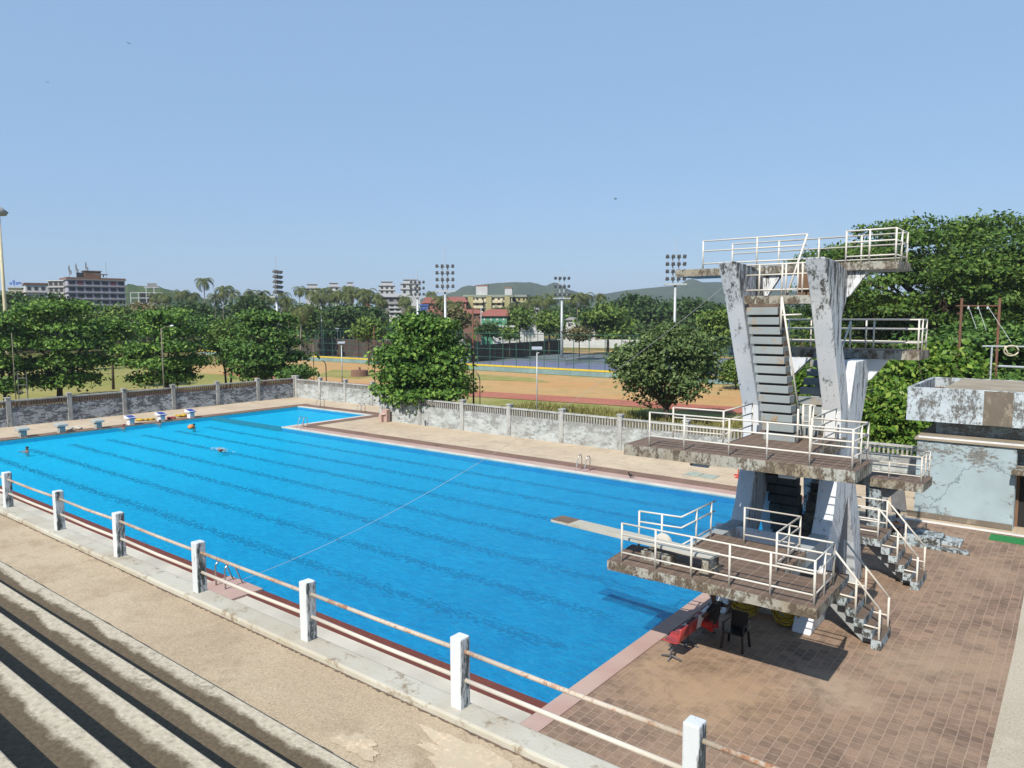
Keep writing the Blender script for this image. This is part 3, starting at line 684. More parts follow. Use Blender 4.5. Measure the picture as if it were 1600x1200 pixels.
mb = MB(); mb.tube([(-6.5, 21.9, 9.95+.86), (-6.85, 21.3, 9.04)], .03, 8); mb.tube([(-6.75, 21.9, 9.95), (-6.5, 21.9, 9.95+.86)], .027, 8)
mb.build('handrail', 'pipe', TW, smooth=True)
railing([(-7.72, 20.5), (-5.93, 20.5)], 9.04, (.16, .58, .86), [(-7.35, 20.5), (-6.72, 20.5), (-6.62, 20.5), (-6.3, 20.5), (-6.18, 20.5)])
h1 = (.24, .62, .92)
railing([(-8.4, 28.45), (-4.34, 28.45), (-4.3, 29.8), (-8.4, 29.8)], 2.65, h1, along((-8.4, 28.45), (-4.34, 28.45), 4)+[(-4.32, 29.1), (-4.3, 29.8)])
# stair handrails
def hand(p0, p1, nposts, drop, zr=.5):
    hb = MB(); p0 = Vector(p0); p1 = Vector(p1)
    hb.tube([p0, p1], .028, 8)
    o = hb.build('handrail', 'pipe', TW, smooth=True)
    for i in range(nposts):
        t = (i+.0)/(nposts-1) if nposts > 1 else 0
        q = p0.lerp(p1, t); pb = MB(); pb.tube([q, q-Vector((0, 0, drop))], .030, 8); pb.build('post', 'pipe', o, smooth=True)
        if i < nposts-1:
            q2 = p0.lerp(p1, (i+1)/(nposts-1)); pb = MB()
            zz = q.z-zr; pb.tube([(q.x, q.y, q2.z-.5+.02), (q2.x, q2.y, q2.z-.5)], .024, 8); pb.build('mid_rail', 'pipe', o, smooth=True)
for y, x0 in ((19.85, -4.95), (20.9, -4.95), (25.02, -4.95), (26.28, -4.95)):
    hand((x0, y, 2.38), (-3.80, y, 1.05), 3, 1.04)
for y in (25.02, 26.28):
    for h in (.2, .6, .96):
        mb = MB(); mb.tube([(-6.1, y, 1.42+h), (-4.95, y, 1.42+h)], .025, 8); mb.build('rail', 'pipe', TW, smooth=True)
hand((-6.15, 20.42, 5.95), (-6.62, 20.2, 9.0), 2, .9)
mb = MB(); mb.tube([(-6.02, 22.3, 5.9), (-5.95, 24.8, 8.3)], .03, 8); mb.tube([(-6.02, 22.3, 5.0), (-6.02, 22.3, 5.9)], .03, 8); mb.tube([(-5.95, 24.8, 7.4), (-5.95, 24.8, 8.3)], .03, 8)
mb.build('handrail', 'pipe', TW, smooth=True)
# tube lights under the platforms
for (x, y, z) in ((-7.95, 15.2, 2.35), (-5.7, 15.2, 2.35), (-5.55, 17.75, 4.65), (-7.75, 17.75, 4.65)):
    mb = MB(); mb.box(x-.2, x+.2, y-.06, y+.06, z-.07, z+.02); mb.build('tube_light', 'white', TW, bevel=.01)

# springboard
SBp = thing('springboard', 'long pale springboard on concrete blocks over the lowest front platform', 'springboard', (-6.4, 15.5, 2.65))
mb = MB(); mb.obox((-8.72, 15.72, 3.045), (2.32, -.2, 0), (.022, .25, 0), (0, 0, .03))
mb.build('board', mat_weather('board_top', (.52, .52, .47), (.24, .22, .16), .50, .62, 2, (.3, 2, 1), (.46, .45, .38), 12), SBp)
mb = MB(); mb.obox((-10.75, 15.9, 3.079), (.30, -.026, 0), (.022, .245, 0), (0, 0, .004)); mb.build('grip_end', 'tread', SBp)
mb = MB(); mb.box(-8.2, -7.4, 15.35, 15.6, 2.65, 2.88); mb.tube([(-7.95, 15.36, 2.93), (-7.95, 15.98, 2.93)], .07, 10); mb.build('fulcrum', 'edge', SBp, bevel=.02)
mb = MB(); mb.box(-6.62, -6.38, 15.15, 15.85, 2.65, 2.80); mb.box(-6.58, -6.42, 15.2, 15.8, 2.80, 3.01); mb.build('rear_stand', 'edge', SBp, bevel=.01)
mb = MB(); mb.tube([(-7.98, 16.05, 2.92), (-7.98, 16.13, 2.92)], .24, 18); mb.build('adjusting_wheel', 'pipe', SBp)

# stay cable from the near ladder to the tower
mb = MB(); a = Vector((-20.6, 11.7, .2)); b_ = Vector((-7.72, 20.5, 9.85)); pts = []
for i in range(33):
    t = i/32; p = a.lerp(b_, t); p.z -= 4*.95*t*(1-t); pts.append(p)
mb.tube(pts, .005, 5); tag(mb.build('stay_cable', 'c_grey', loc=a), 'thin sagging wire running from the near pool ladder up to the diving tower', 'cable')

# ================================================================== things under the tower
sw = thing('linked_seats', 'row of linked red and white plastic seats under the lowest diving platform', 'seats', (-7.7, 17.4, 0))
def seat_shell(x, y, mt):
    """shell facing -x"""
    prof = [(-.24, .43), (-.2, .455), (0, .43), (.14, .44), (.2, .50), (.235, .62), (.27, .80), (.255, .84)]
    th = .025; v = []; f = []; n = len(prof)
    for j, yy in enumerate((-.24, -.2, 0, .2, .24)):
        curl = .05 if abs(yy) > .22 else (.015 if abs(yy) > .1 else 0)
        for (px_, pz) in prof: v.append((x+px_-(curl if pz > .5 else 0), y+yy*(1 if pz < .75 else .85), pz+(curl if pz < .5 else 0)))
    for j in range(4):
        for i in range(n-1): f.append((j*n+i, j*n+i+1, (j+1)*n+i+1, (j+1)*n+i))
    mb = MB(); mb.add(v, f); o = mb.build('seat', mt, sw, smooth=True, fixn=False)
    s_ = o.modifiers.new('solid', 'SOLIDIFY'); s_.thickness = th; return o
for k, (yy, mt) in enumerate(((16.3, 'red'), (16.85, 'red'), (17.4, 'whiteplastic'), (17.95, 'red'), (18.5, 'whiteplastic'))):
    seat_shell(-7.72, yy, mt)
mb = MB(); mb.box(-7.76, -7.70, 16.05, 18.8, .34, .40); mb.build('beam', 'ironpaint', sw)
for yy in (16.15, 17.12, 18.2):
    mb = MB(); mb.tube([(-7.73, yy, .35), (-7.73, yy, .08)], .03, 8); mb.tube([(-8.0, yy, .02), (-7.73, yy, .1), (-7.46, yy, .02)], .025, 8)
    mb.tube([(-7.73, yy-.2, .02), (-7.73, yy, .1), (-7.73, yy+.2, .02)], .02, 8); mb.build('leg', 'ironpaint', sw, smooth=True)

ch = thing('plastic_chair', 'black plastic armchair standing in the shade under the diving platform', 'chair', (-6.72, 17.75, 0))
def pchair(o, x, y, mt):
    for sx, sy in ((-1, -1), (1, -1), (1, 1), (-1, 1)):
        mb = MB(); mb.obox((x+sx*.26, y+sy*.23, .22), (.028, 0, 0), (0, .028, 0), (sx*-.02, sy*-.02, .22)); mb.build('leg', mt, o, bevel=.008)
    mb = MB(); mb.box(x-.25, x+.25, y-.24, y+.24, .41, .45); mb.build('seat', mt, o, bevel=.015)
    mb = MB(); mb.obox((x, y+.25, .66), (.22, 0, 0), (0, .018, .004), (0, .04, .21)); mb.build('backrest', mt, o, bevel=.015)
    for sx in (-1, 1):
        mb = MB(); mb.box(x+sx*.27-.03, x+sx*.27+.03, y-.22, y+.25, .64, .67); mb.box(x+sx*.27-.02, x+sx*.27+.02, y-.2, y-.15, .43, .64); mb.build('armrest', mt, o, bevel=.01)
pchair(ch, -6.72, 17.75, 'black')

def coil(x, y, label):
    mb = MB(); r_ = random.Random(int(-x*100))
    for k in range(26):
        cx, cz = x+r_.uniform(-.07, .07), .60+r_.uniform(-.12, .12); rr = r_.uniform(.16, .42)
        pts = []
        for i in range(23):
            t = 2*math.pi*i/22; zz = cz+math.sin(t)*rr*1.35; yy = y-.05-.007*k-(.0 if zz > .2 else (.2-zz)*1.6)
            pts.append((cx+math.cos(t)*rr*(1-.25*math.sin(t)), yy+r_.uniform(-.02, .02), max(.03+.009*k, zz)))
        mb.tube(pts, .014, 5)
    mb.tube([(x-.06, y+.02, 1.02), (x-.06, y-.3, 1.04)], .02, 6, 1)
    tag(mb.build('lane_rope', ['yellow', 'ironpaint'], loc=(x, y, 0), smooth=True), label, 'rope')
coil(-7.32, 20.05, 'coil of yellow lane rope hung on the base wall just behind the black chair')
coil(-6.15, 20.05, 'coil of yellow lane rope hung beside the front foot of the diving tower')

# ================================================================== people
def skin_body(name, joints, edges, mt, parent, sub=2):
    """joints: name -> (pos, radius)"""
    o0 = parent_origin(parent); names = list(joints)
    me = bpy.data.meshes.new(name)
    me.from_pydata([tuple(Vector(joints[k][0])-o0) for k in names], [(names.index(a), names.index(b)) for a, b in edges], [])
    me.materials.append(MT[mt])
    o = bpy.data.objects.new(name, me); COL.objects.link(o); o.parent = parent
    sk = o.modifiers.new('skin', 'SKIN'); sk.use_smooth_shade = True
    for i, k in enumerate(names):
        r = joints[k][1]; me.skin_vertices[0].data[i].radius = (r, r) if isinstance(r, (int, float)) else r
        me.skin_vertices[0].data[i].use_root = (i == 0)
    sb = o.modifiers.new('sub', 'SUBSURF'); sb.levels = sub; sb.render_levels = sub
    return o
def face_bits(par, c, fwd, skin, sc=1.0):
    fwd = Vector(fwd).normalized(); side = Vector((0, 0, 1)).cross(fwd).normalized(); up = fwd.cross(side)
    c = Vector(c)
    mb = MB(); mb.tube([c+fwd*.085*sc+up*.02, c+fwd*.115*sc-up*.02], .014, 6); mb.build('nose', skin, par, smooth=True)
    for s_ in (-1, 1):
        mb = MB(); mb.sphere(c+fwd*.088+side*.032*s_+up*.015, .011); mb.build('eye', 'white', par)
        mb = MB(); mb.sphere(c+side*.082*s_, (.014, .02, .03)); mb.build('ear', skin, par, smooth=True)
    mb = MB(); mb.obox(c+fwd*.092-up*.055, side*.024, fwd*.008, up*.006); mb.build('mouth', 'rust_brick', par)
def hand_fingers(par, wrist, direction, palm_n, skin):
    """palm and five separate bent fingers"""
    w = Vector(wrist); d = Vector(direction).normalized(); nrm = Vector(palm_n).normalized(); s_ = d.cross(nrm).normalized()
    mb = MB(); mb.obox(w+d*.045, d*.045, s_*.038, nrm*.014); mb.build('palm', skin, par, bevel=.012)
    for k, ln in enumerate((.068, .078, .072, .055)):
        b0 = w+d*.088+s_*(.03-.02*k); mb = MB()
        mb.tube([b0, b0+d*ln*.5-nrm*.006, b0+d*ln*.8-nrm*.03, b0+d*ln*.85-nrm*.05], [.0095, .009, .008, .007], 6); mb.build('finger', skin, par, smooth=True)
    b0 = w+d*.03+s_*.036; mb = MB(); mb.tube([b0, b0+s_*.03+d*.02-nrm*.01, b0+s_*.035+d*.05-nrm*.025], [.012, .011, .008], 6); mb.build('thumb', skin, par, smooth=True)

PX, PY = -7.30, 17.55
p1 = thing('person', 'person in black T-shirt and red shorts sitting on the linked seats', 'person', (-7.78, 18.5, 0))
X0, Y0 = PX, PY
J = {'pelvis': ((X0+.02, Y0, .56), (.15, .12)), 'chest': ((X0+.10, Y0, .90), (.16, .12)), 'neckb': ((X0+.09, Y0, 1.10), (.085, .07)), 'neck': ((X0+.06, Y0, 1.17), .052), 'headb': ((X0+.04, Y0, 1.25), (.078, .08)), 'head': ((X0+.03, Y0, 1.33), (.08, .09)), 'headt': ((X0+.04, Y0, 1.41), (.055, .06)),
     'shl': ((X0+.09, Y0-.20, 1.04), .062), 'ell': ((X0-.08, Y0-.27, .82), .045), 'wrl': ((X0-.30, Y0-.2, .70), .03),
     'shr': ((X0+.09, Y0+.20, 1.04), .062), 'elr': ((X0+.30, Y0+.36, .96), .045), 'wrr': ((X0+.42, Y0+.42, 1.16), .03),
     'hil': ((X0-.02, Y0-.10, .54), .10), 'knl': ((X0-.46, Y0-.16, .60), .066), 'anl': ((X0-.78, Y0-.2, .14), .042), 'fol': ((X0-.97, Y0-.22, .05), .035),
     'hir': ((X0-.02, Y0+.10, .54), .10), 'knr': ((X0-.46, Y0+.12, .56), .066), 'anr': ((X0-.70, Y0+.1, .13), .042), 'for': ((X0-.89, Y0+.08, .05), .035)}
E_ = [('pelvis', 'chest'), ('chest', 'neckb'), ('neckb', 'neck'), ('neck', 'headb'), ('headb', 'head'), ('head', 'headt'), ('neckb', 'shl'), ('shl', 'ell'), ('ell', 'wrl'), ('neckb', 'shr'), ('shr', 'elr'), ('elr', 'wrr'),
      ('pelvis', 'hil'), ('hil', 'knl'), ('knl', 'anl'), ('anl', 'fol'), ('pelvis', 'hir'), ('hir', 'knr'), ('knr', 'anr'), ('anr', 'for')]
body1 = skin_body('body', J, E_, 'skin', p1)
def grow(J, keys, g): return {k: (J[k][0], (J[k][1]+g) if isinstance(J[k][1], (int, float)) else (J[k][1][0]+g, J[k][1][1]+g)) for k in keys}
K = grow(J, ['pelvis', 'chest', 'neckb', 'shl', 'shr'], .018)
K['sll'] = (tuple(Vector(J['shl'][0]).lerp(Vector(J['ell'][0]), .6)), .068); K['slr'] = (tuple(Vector(J['shr'][0]).lerp(Vector(J['elr'][0]), .6)), .068)
skin_body('shirt', K, [('pelvis', 'chest'), ('chest', 'neckb'), ('neckb', 'shl'), ('shl', 'sll'), ('neckb', 'shr'), ('shr', 'slr')], 'shirt_black', p1)
K = {'pelvis': (J['pelvis'][0], (.165, .14)), 'hil': (J['hil'][0], .125), 'hir': (J['hir'][0], .125)}
K['tl'] = (tuple(Vector(J['hil'][0]).lerp(Vector(J['knl'][0]), .8)), .105); K['tr'] = (tuple(Vector(J['hir'][0]).lerp(Vector(J['knr'][0]), .8)), .105)
skin_body('shorts', K, [('pelvis', 'hil'), ('hil', 'tl'), ('pelvis', 'hir'), ('hir', 'tr')], 'shorts_red', p1)
mb = MB(); mb.sphere((X0+.055, Y0, 1.375), (.098, .092, .085), 0, 14, 10); mb.build('hair', 'hair', p1, smooth=True)
face_bits(p1, (X0+.03, Y0, 1.33), (-1, 0, -.1), 'skin')
hand_fingers(p1, J['wrl'][0], (-.9, .1, -.2), (0, 0, 1), 'skin'); hand_fingers(p1, J['wrr'][0], (.3, .1, .9), (1, 0, -.2), 'skin')
mb = MB(); mb.add([(X0-.13, Y0-.10, .97), (X0-.125, Y0-.04, 1.0), (X0-.125, Y0+.02, .97), (X0-.125, Y0-.04, .985)], [(0, 1, 2, 3)]); mb.build('shirt_mark', 'white', p1)

p2 = thing('person', 'person in white shirt and dark trousers bent forward on the low ledge', 'person', (-5.3, 30.5, 0))
X0, Y0 = -5.35, 30.55
J = {'pelvis': ((X0, Y0, .36), (.15, .13)), 'chest': ((X0+.02, Y0-.14, .68), (.16, .12)), 'neckb': ((X0+.02, Y0-.22, .88), (.085, .07)), 'neck': ((X0+.02, Y0-.26, .94), .052), 'headb': ((X0+.02, Y0-.31, 1.0), (.078, .08)), 'head': ((X0+.02, Y0-.34, 1.07), (.08, .09)), 'headt': ((X0+.02, Y0-.33, 1.15), (.055, .06)),
     'shl': ((X0-.19, Y0-.2, .83), .062), 'ell': ((X0-.26, Y0-.36, .60), .045), 'wrl': ((X0-.08, Y0-.50, .66), .03),
     'shr': ((X0+.22, Y0-.2, .83), .062), 'elr': ((X0+.28, Y0-.36, .60), .045), 'wrr': ((X0+.10, Y0-.50, .68), .03),
     'hil': ((X0-.1, Y0-.02, .34), .10), 'knl': ((X0-.18, Y0-.45, .46), .066), 'anl': ((X0-.18, Y0-.5, .10), .042), 'fol': ((X0-.2, Y0-.68, .04), .035),
     'hir': ((X0+.1, Y0-.02, .34), .10), 'knr': ((X0+.2, Y0-.45, .46), .066), 'anr': ((X0+.2, Y0-.5, .10), .042), 'for': ((X0+.22, Y0-.68, .04), .035)}
skin_body('body', J, E_, 'skin', p2)
K = grow(J, ['pelvis', 'chest', 'neckb', 'shl', 'shr', 'ell', 'elr'], .018)
skin_body('shirt', K, [('pelvis', 'chest'), ('chest', 'neckb'), ('neckb', 'shl'), ('shl', 'ell'), ('neckb', 'shr'), ('shr', 'elr')], 'shirt_white', p2)
K = grow(J, ['pelvis', 'hil', 'knl', 'anl', 'hir', 'knr', 'anr'], .018)
skin_body('trousers', K, [('pelvis', 'hil'), ('hil', 'knl'), ('knl', 'anl'), ('pelvis', 'hir'), ('hir', 'knr'), ('knr', 'anr')], 'trousers', p2)
mb = MB(); mb.sphere((X0+.02, Y0-.33, 1.11), (.092, .098, .085), 0, 14, 10); mb.build('hair', 'hair', p2, smooth=True)
face_bits(p2, (X0+.02, Y0-.34, 1.07), (0, -1, -.5), 'skin')
hand_fingers(p2, J['wrl'][0], (.5, -.2, .5), (0, -1, 0), 'skin'); hand_fingers(p2, J['wrr'][0], (-.5, -.2, .5), (0, -1, 0), 'skin')

def swimmer(x, y, label, pose, cap='hair'):
    o = thing('person', label, 'person', (x, y, -.05), 'people in the water')
    if pose == 'upright':
        J = {'pelvis': ((x, y, -.55), (.13, .1)), 'chest': ((x, y, -.18), (.15, .11)), 'neckb': ((x, y, .0), (.08, .07)), 'neck': ((x, y, .06), .05), 'headb': ((x, y, .13), (.075, .08)), 'head': ((x, y, .20), (.08, .085)), 'headt': ((x, y, .27), .055),
             'shl': ((x-.19, y, -.04), .06), 'ell': ((x-.42, y-.2, -.05), .042), 'wrl': ((x-.3, y-.4, -.04), .03), 'shr': ((x+.19, y, -.04), .06), 'elr': ((x+.42, y-.18, -.05), .042), 'wrr': ((x+.34, y-.4, -.03), .03)}
        skin_body('body', J, [('pelvis', 'chest'), ('chest', 'neckb'), ('neckb', 'neck'), ('neck', 'headb'), ('headb', 'head'), ('head', 'headt'), ('neckb', 'shl'), ('shl', 'ell'), ('ell', 'wrl'), ('neckb', 'shr'), ('shr', 'elr'), ('elr', 'wrr')], 'skin2', o)
        mb = MB(); mb.sphere((x, y+.01, .235), (.09, .095, .075), 0, 12, 8); mb.build('hair', cap, o, smooth=True)
        face_bits(o, (x, y, .19), (.4, -.9, 0), 'skin2')
    else:
        J = {'pelvis': ((x-.5, y+.25, -.08), (.12, .1)), 'chest': ((x-.1, y+.05, -.04), (.15, .1)), 'neckb': ((x+.08, y-.04, .0), (.07, .06)), 'headb': ((x+.2, y-.1, .03), (.08, .08)), 'headt': ((x+.3, y-.15, .04), .06),
             'shl': ((x+.0, y-.16, .0), .06), 'ell': ((x+.28, y-.36, .16), .042), 'wrl': ((x+.55, y-.42, .0), .03), 'shr': ((x+.1, y+.16, -.04), .06), 'elr': ((x-.2, y+.4, -.08), .042),
             'kn': ((x-.95, y+.5, -.1), .07), 'an': ((x-1.4, y+.72, -.05), .045)}
        skin_body('body', J, [('pelvis', 'chest'), ('chest', 'neckb'), ('neckb', 'headb'), ('headb', 'headt'), ('neckb', 'shl'), ('shl', 'ell'), ('ell', 'wrl'), ('neckb', 'shr'), ('shr', 'elr'), ('pelvis', 'kn'), ('kn', 'an')], 'skin2', o)
        mb = MB(); mb.sphere((x+.24, y-.12, .07), (.1, .09, .07), 0, 12, 8); mb.build('hair', cap, o, smooth=True)
    return o
swimmer(-52.9, 17.0, 'person treading water at the left, away from the pool wall, dark hair', 'upright')
swimmer(-43.2, 24.7, 'person swimming front crawl in a small white splash in the middle lanes', 'crawl')
swimmer(-54.0, 28.7, 'person beside the orange float in front of the starting blocks', 'upright')
swimmer(-58.2, 25.3, 'person with a pink cap at the pool wall left of the first blue-topped starting block', 'upright', 'red')
swimmer(-58.2, 28.1, 'person with a dark head at the pool wall between two blue-topped starting blocks', 'upright')
mb = MB(); mb.sphere((-53.8, 28.35, .1), (.24, .24, .2), 0, 14, 10); tag(mb.build('float', 'orange', loc=(-53.8, 28.35, 0), smooth=True), 'round orange float held by a person in the water', 'float')
# splash
mb = MB(); r_ = random.Random(3)
for k in range(110):
    a = r_.uniform(0, 6.28); d = abs(r_.gauss(0, .4)); xx, yy = -43.4+math.cos(a)*d*1.8, 24.8+math.sin(a)*d*.6; s_ = r_.uniform(.012, .04)
    mb.sphere((xx, yy, r_.uniform(-.03, .1)), (s_, s_, s_*.5), 0, 5, 4)
tag(mb.build('splash', 'white', loc=(-43.4, 24.8, 0)), 'white splash round the person swimming crawl', 'splash', kind='stuff')

# ================================================================== pool furniture
def ladder(x, y, rz, label, mt='steel'):
    """rails go from deck over the edge; local -y is towards the water"""
    o = thing('pool_ladder', label, 'ladder', (x, y, 0), 'pool ladders')
    for s_ in (-.27, .27):
        mb = MB(); pts = [(s_, .55, 0), (s_, .55, .62)]
        for i in range(7):
            t = math.pi*i/6; pts.append((s_, .37+.18*math.cos(t), .68+.17*math.sin(t)))
        pts += [(s_, .02, .25), (s_, -.14, -.1), (s_, -.16, -.33)]
        mb.v = []; mb.tube([Vector((x, y, 0))+Vector(p) for p in pts], .026, 8); mb.build('handrail', mt, o, smooth=True)
    for zz in (-.12, -.28):
        mb = MB(); mb.box(x-.27, x+.27, y-.2, y-.1, zz, zz+.03); mb.build('rung', mt, o)
    o.rotation_euler.z = rz; return o
ladder(-21.5, 33.25, 0, 'steel pool ladder on the far long edge of the pool, halfway to the diving tower')
ladder(-46.9, 33.25, 0, 'steel pool ladder at the corner where the small pool joins the big one')
ladder(-56.2, 41.9, 0, 'steel ladder on the far edge of the small pool, left one of two')
ladder(-50.4, 41.9, 0, 'steel ladder on the far edge of the small pool, right one of two')
ladder(-20.9, 12.3, math.pi, 'pool ladder on the near edge with a pink landing, seen through the walkway railing', 'steel')
def start_block(x, y, new, label):
    o = thing('starting_block', label, 'starting block', (x, y, 0), 'starting blocks along the far left end')
    mb = MB(); mb.slabY([(x-.30, 0), (x+.25, 0), (x+.28, .5), (x-.22, .42)], y-.2, y+.2); mb.build('base', 'white' if new else 'oldgrey', o, bevel=.02)
    mb = MB(); mb.slabY([(x-.42, .46), (x+.42, .54), (x+.42, .60), (x-.42, .74)] if new else [(x-.42, .44), (x+.42, .52), (x+.40, .66), (x-.42, .72)], y-.34, y+.34); mb.build('platform', 'white' if new else 'oldgrey', o, bevel=.02)
    if new:
        mb = MB(); mb.add([(x-.34, y-.27, .736), (x+.34, y-.27, .623), (x+.34, y+.27, .623), (x-.34, y+.27, .736)], [(0, 1, 2, 3)]); mb.build('pad', 'blue', o, fixn=False)
        mb = MB(); mb.add([(x+.425, y-.24, .50), (x+.425, y+.24, .50), (x+.425, y+.24, .58), (x+.425, y-.24, .58)], [(0, 1, 2, 3)]); mb.build('number_plate', 'blue', o, fixn=False)
for k, yy in enumerate((18.85, 21.35, 23.9, 26.35, 28.8, 31.3)):
    start_block(-59.35, yy, k > 2, ['old grey starting block, leftmost of the row', 'old grey starting block, second from the left', 'old grey starting block just left of the blue-topped ones',
                'white starting block with blue top next to the old grey ones', 'white starting block with blue top, the middle of the three', 'white starting block with blue top nearest the small pool'][k])
def lump(name, x, y, s_, mt, label, cat, seed=1):
    mb = MB(); r_ = random.Random(seed)
    for k in range(7): mb.sphere((x+r_.uniform(-.5, .5)*s_, y+r_.uniform(-.8, .8)*s_, .06+r_.uniform(0, .1)), (s_*r_.uniform(.2, .5), s_*r_.uniform(.3, .6), .09), 0, 8, 5)
    tag(mb.build(name, mt, loc=(x, y, 0), smooth=True), label, cat)
lump('towel', -60.9, 28.2, .6, 'yellow', 'pale yellow towel heap by the left wall behind the blue-topped blocks', 'towel', 2)
lump('towel', -60.6, 31.3, .55, 'yellow', 'yellow cloth lying beside the starting block nearest the small pool', 'towel', 3)
lump('bag', -59.9, 29.9, .35, 'red', 'small red bag between the last two starting blocks', 'bag', 4)
lump('towel', -60.4, 22.6, .5, 'gutter', 'cream cloth lying on the deck behind the old grey starting blocks', 'towel', 5)
# red pole, mats
mb = MB(); mb.tube([(-14.1, 37.0, 0), (-14.1, 37.0, 1.2)], .03, 8); mb.box(-14.5, -13.2, 37.4, 37.6, 0, .05); mb.box(-14.25, -13.95, 36.85, 37.15, 0, .03)
tag(mb.build('marker_pole', 'shorts_red', loc=(-14.1, 37, 0)), 'thin red pole on a stand on the beige paving behind the diving platform', 'pole')
for k, (x, y, lb) in enumerate(((-16.3, 36.4, 'pale green mat on the beige paving left of the red pole'), (-15.4, 36.3, 'pale green mat on the beige paving nearest the red pole'))):
    mb = MB(); mb.box(x-.4, x+.4, y-.45, y+.45, .005, .03); tag(mb.build('floor_mat', mat_plain('pale_green_mat', (.36, .42, .36), .9), loc=(x, y, 0)), lb, 'mat')
mb = MB(); mb.box(-2.6, -.9, 32.4, 33.3, .006, .03); tag(mb.build('door_mat', mat_plain('green_turf_mat', (.02, .22, .06), .95, .4, 20), loc=(-1.8, 32.8, 0), bevel=.005), 'bright green mat on the paving in front of the dark doorway', 'mat')
mb = MB(); mb.box(-6.3, -2.95, 29.75, 30.1, 0, .10); mb.box(-6.0, -3.9, 30.3, 31.4, 0, .26); mb.box(-3.9, -3.3, 30.6, 31.6, 0, .12)
tag(mb.build('stone_ledge', 'paint2', loc=(-4.6, 30.4, 0), bevel=.02), 'low broken concrete ledge and kerb in front of the blue building', 'ledge')
# short broken pillar by the wall
mb = MB(); mb.box(-44.7, -44.1, 39.55, 39.95, 0, 1.0); mb.box(-44.8, -44.45, 39.3, 39.6, 0, .6); mb.slabX([(39.4, .6), (39.9, 1.05), (39.9, .8)], -44.6, -44.2)
tag(mb.build('drinking_fountain', 'pink', loc=(-44.4, 39.7, 0), bevel=.02), 'small pinkish concrete drinking basin at the end of the right-hand wall', 'fountain')
for k, (px_, py_, zz, s_) in enumerate(((985, 747, .04, .10),)):
    q = ground(px_, py_, 0); mb = MB(); mb.sphere((q.x, q.y, .16), (.12, .07, .07)); mb.sphere((q.x-.1, q.y, .26), .045); mb.tube([(q.x, q.y, .1), (q.x, q.y, .03)], .012, 5); mb.tube([(q.x+.08, q.y, .15), (q.x+.26, q.y, .1)], .03, 5, 0, .01); mb.tube([(q.x-.13, q.y, .26), (q.x-.19, q.y, .25)], .012, 5, 0, .003)
    tag(mb.build('crow', 'black', loc=(q.x, q.y, 0), smooth=True), 'black crow standing on the far pool edge behind the diving boards', 'bird')
for k, (px_, py_, d) in enumerate(((962, 311, 120), (202, 68, 130), (75, 129, 150))):
    q = at(px_, py_, d); mb = MB(); mb.sphere(q, (.22, .08, .07), 0, 8, 6)
    mb.add([q+Vector(v) for v in ((0, 0, .02), (.12, -.5, .14), (-.08, -.5, .15), (-.12, 0, .02), (.12, .5, .2), (-.08, .5, .22))], [(0, 1, 2, 3), (0, 3, 5, 4)])
    tag(mb.build('bird', 'black', loc=q, fixn=False), ['small dark bird flying in the sky left of the highest platform', 'tiny dark bird high in the sky near the top left', 'tiny dark bird in the sky above the left end of the town'][k], 'bird')

# ================================================================== boundary walls
def wall_run(p0, p1, n, label, solid, bal, h_solid=1.5, h=2.05, skip=()):
    p0 = Vector((p0[0], p0[1], 0)); p1 = Vector((p1[0], p1[1], 0)); d = (p1-p0); L = d.length; d.normalize(); nn = Vector((-d.y, d.x, 0))
    o = thing('boundary_wall', label, 'wall', (p0+p1)/2)
    for i in range(n+1):
        q = p0+d*(L*i/n); mb = MB()
        mb.obox(q+Vector((0, 0, 1.1)), d*.17, nn*.17, (0, 0, 1.12)); pil = mb.build('pillar', 'pillar', o, bevel=.02)
        mb = MB(); mb.obox(q+Vector((0, 0, 2.26)), d*.21, nn*.21, (0, 0, .05)); mb.build('cap', 'pillar', pil, bevel=.02)
        if i == n: break
        a = q+d*.17; b_ = p0+d*(L*(i+1)/n)-d*.17; m_ = (a+b_)/2; hl = (b_-a).length/2
        mb = MB(); mb.obox(m_+Vector((0, 0, h_solid/2-.1)), d*hl, nn*.1, (0, 0, h_solid/2+.1)); mb.build('panel', solid, o)
        mb = MB(); mb.obox(m_+Vector((0, 0, h-.05)), d*hl, nn*.11, (0, 0, .055)); mb.build('coping', 'pillar', o, bevel=.01)
        mb = MB(); k = int(2*hl/.2)
        for j in range(k):
            t = -hl+(j+.5)*2*hl/k; mb.obox(m_+d*t+Vector((0, 0, (h_solid+h-.1)/2)), d*.045, nn*.06, (0, 0, (h-.1-h_solid)/2+.01))
        mb.build('balustrade', bal, o)
    return o
wall_run((-66.0, 7), (-66.0, 46.3), 9, 'long mould-stained wall with a terracotta balustrade along the left end of the pool', 'wall_dark', 'baluster_red')
wall_run((-65.6, 46.35), (-45.6, 46.35), 5, 'stained pale wall with balustrade behind the small pool', 'wall', 'baluster', 1.5, 1.95)
wall_run((-45.4, 40.25), (-9.6, 40.25), 8, 'peeling pale wall with a white balustrade along the far side of the pool', 'wall', 'baluster')
wall_run((-45.4, 46.1), (-45.4, 40.5), 1, 'short return wall joining the two far walls', 'wall', 'baluster')
wall_run((-9.4, 40.25), (-6.1, 40.25), 1, 'last bay of pale wall beside the blue building', 'wall', 'baluster')

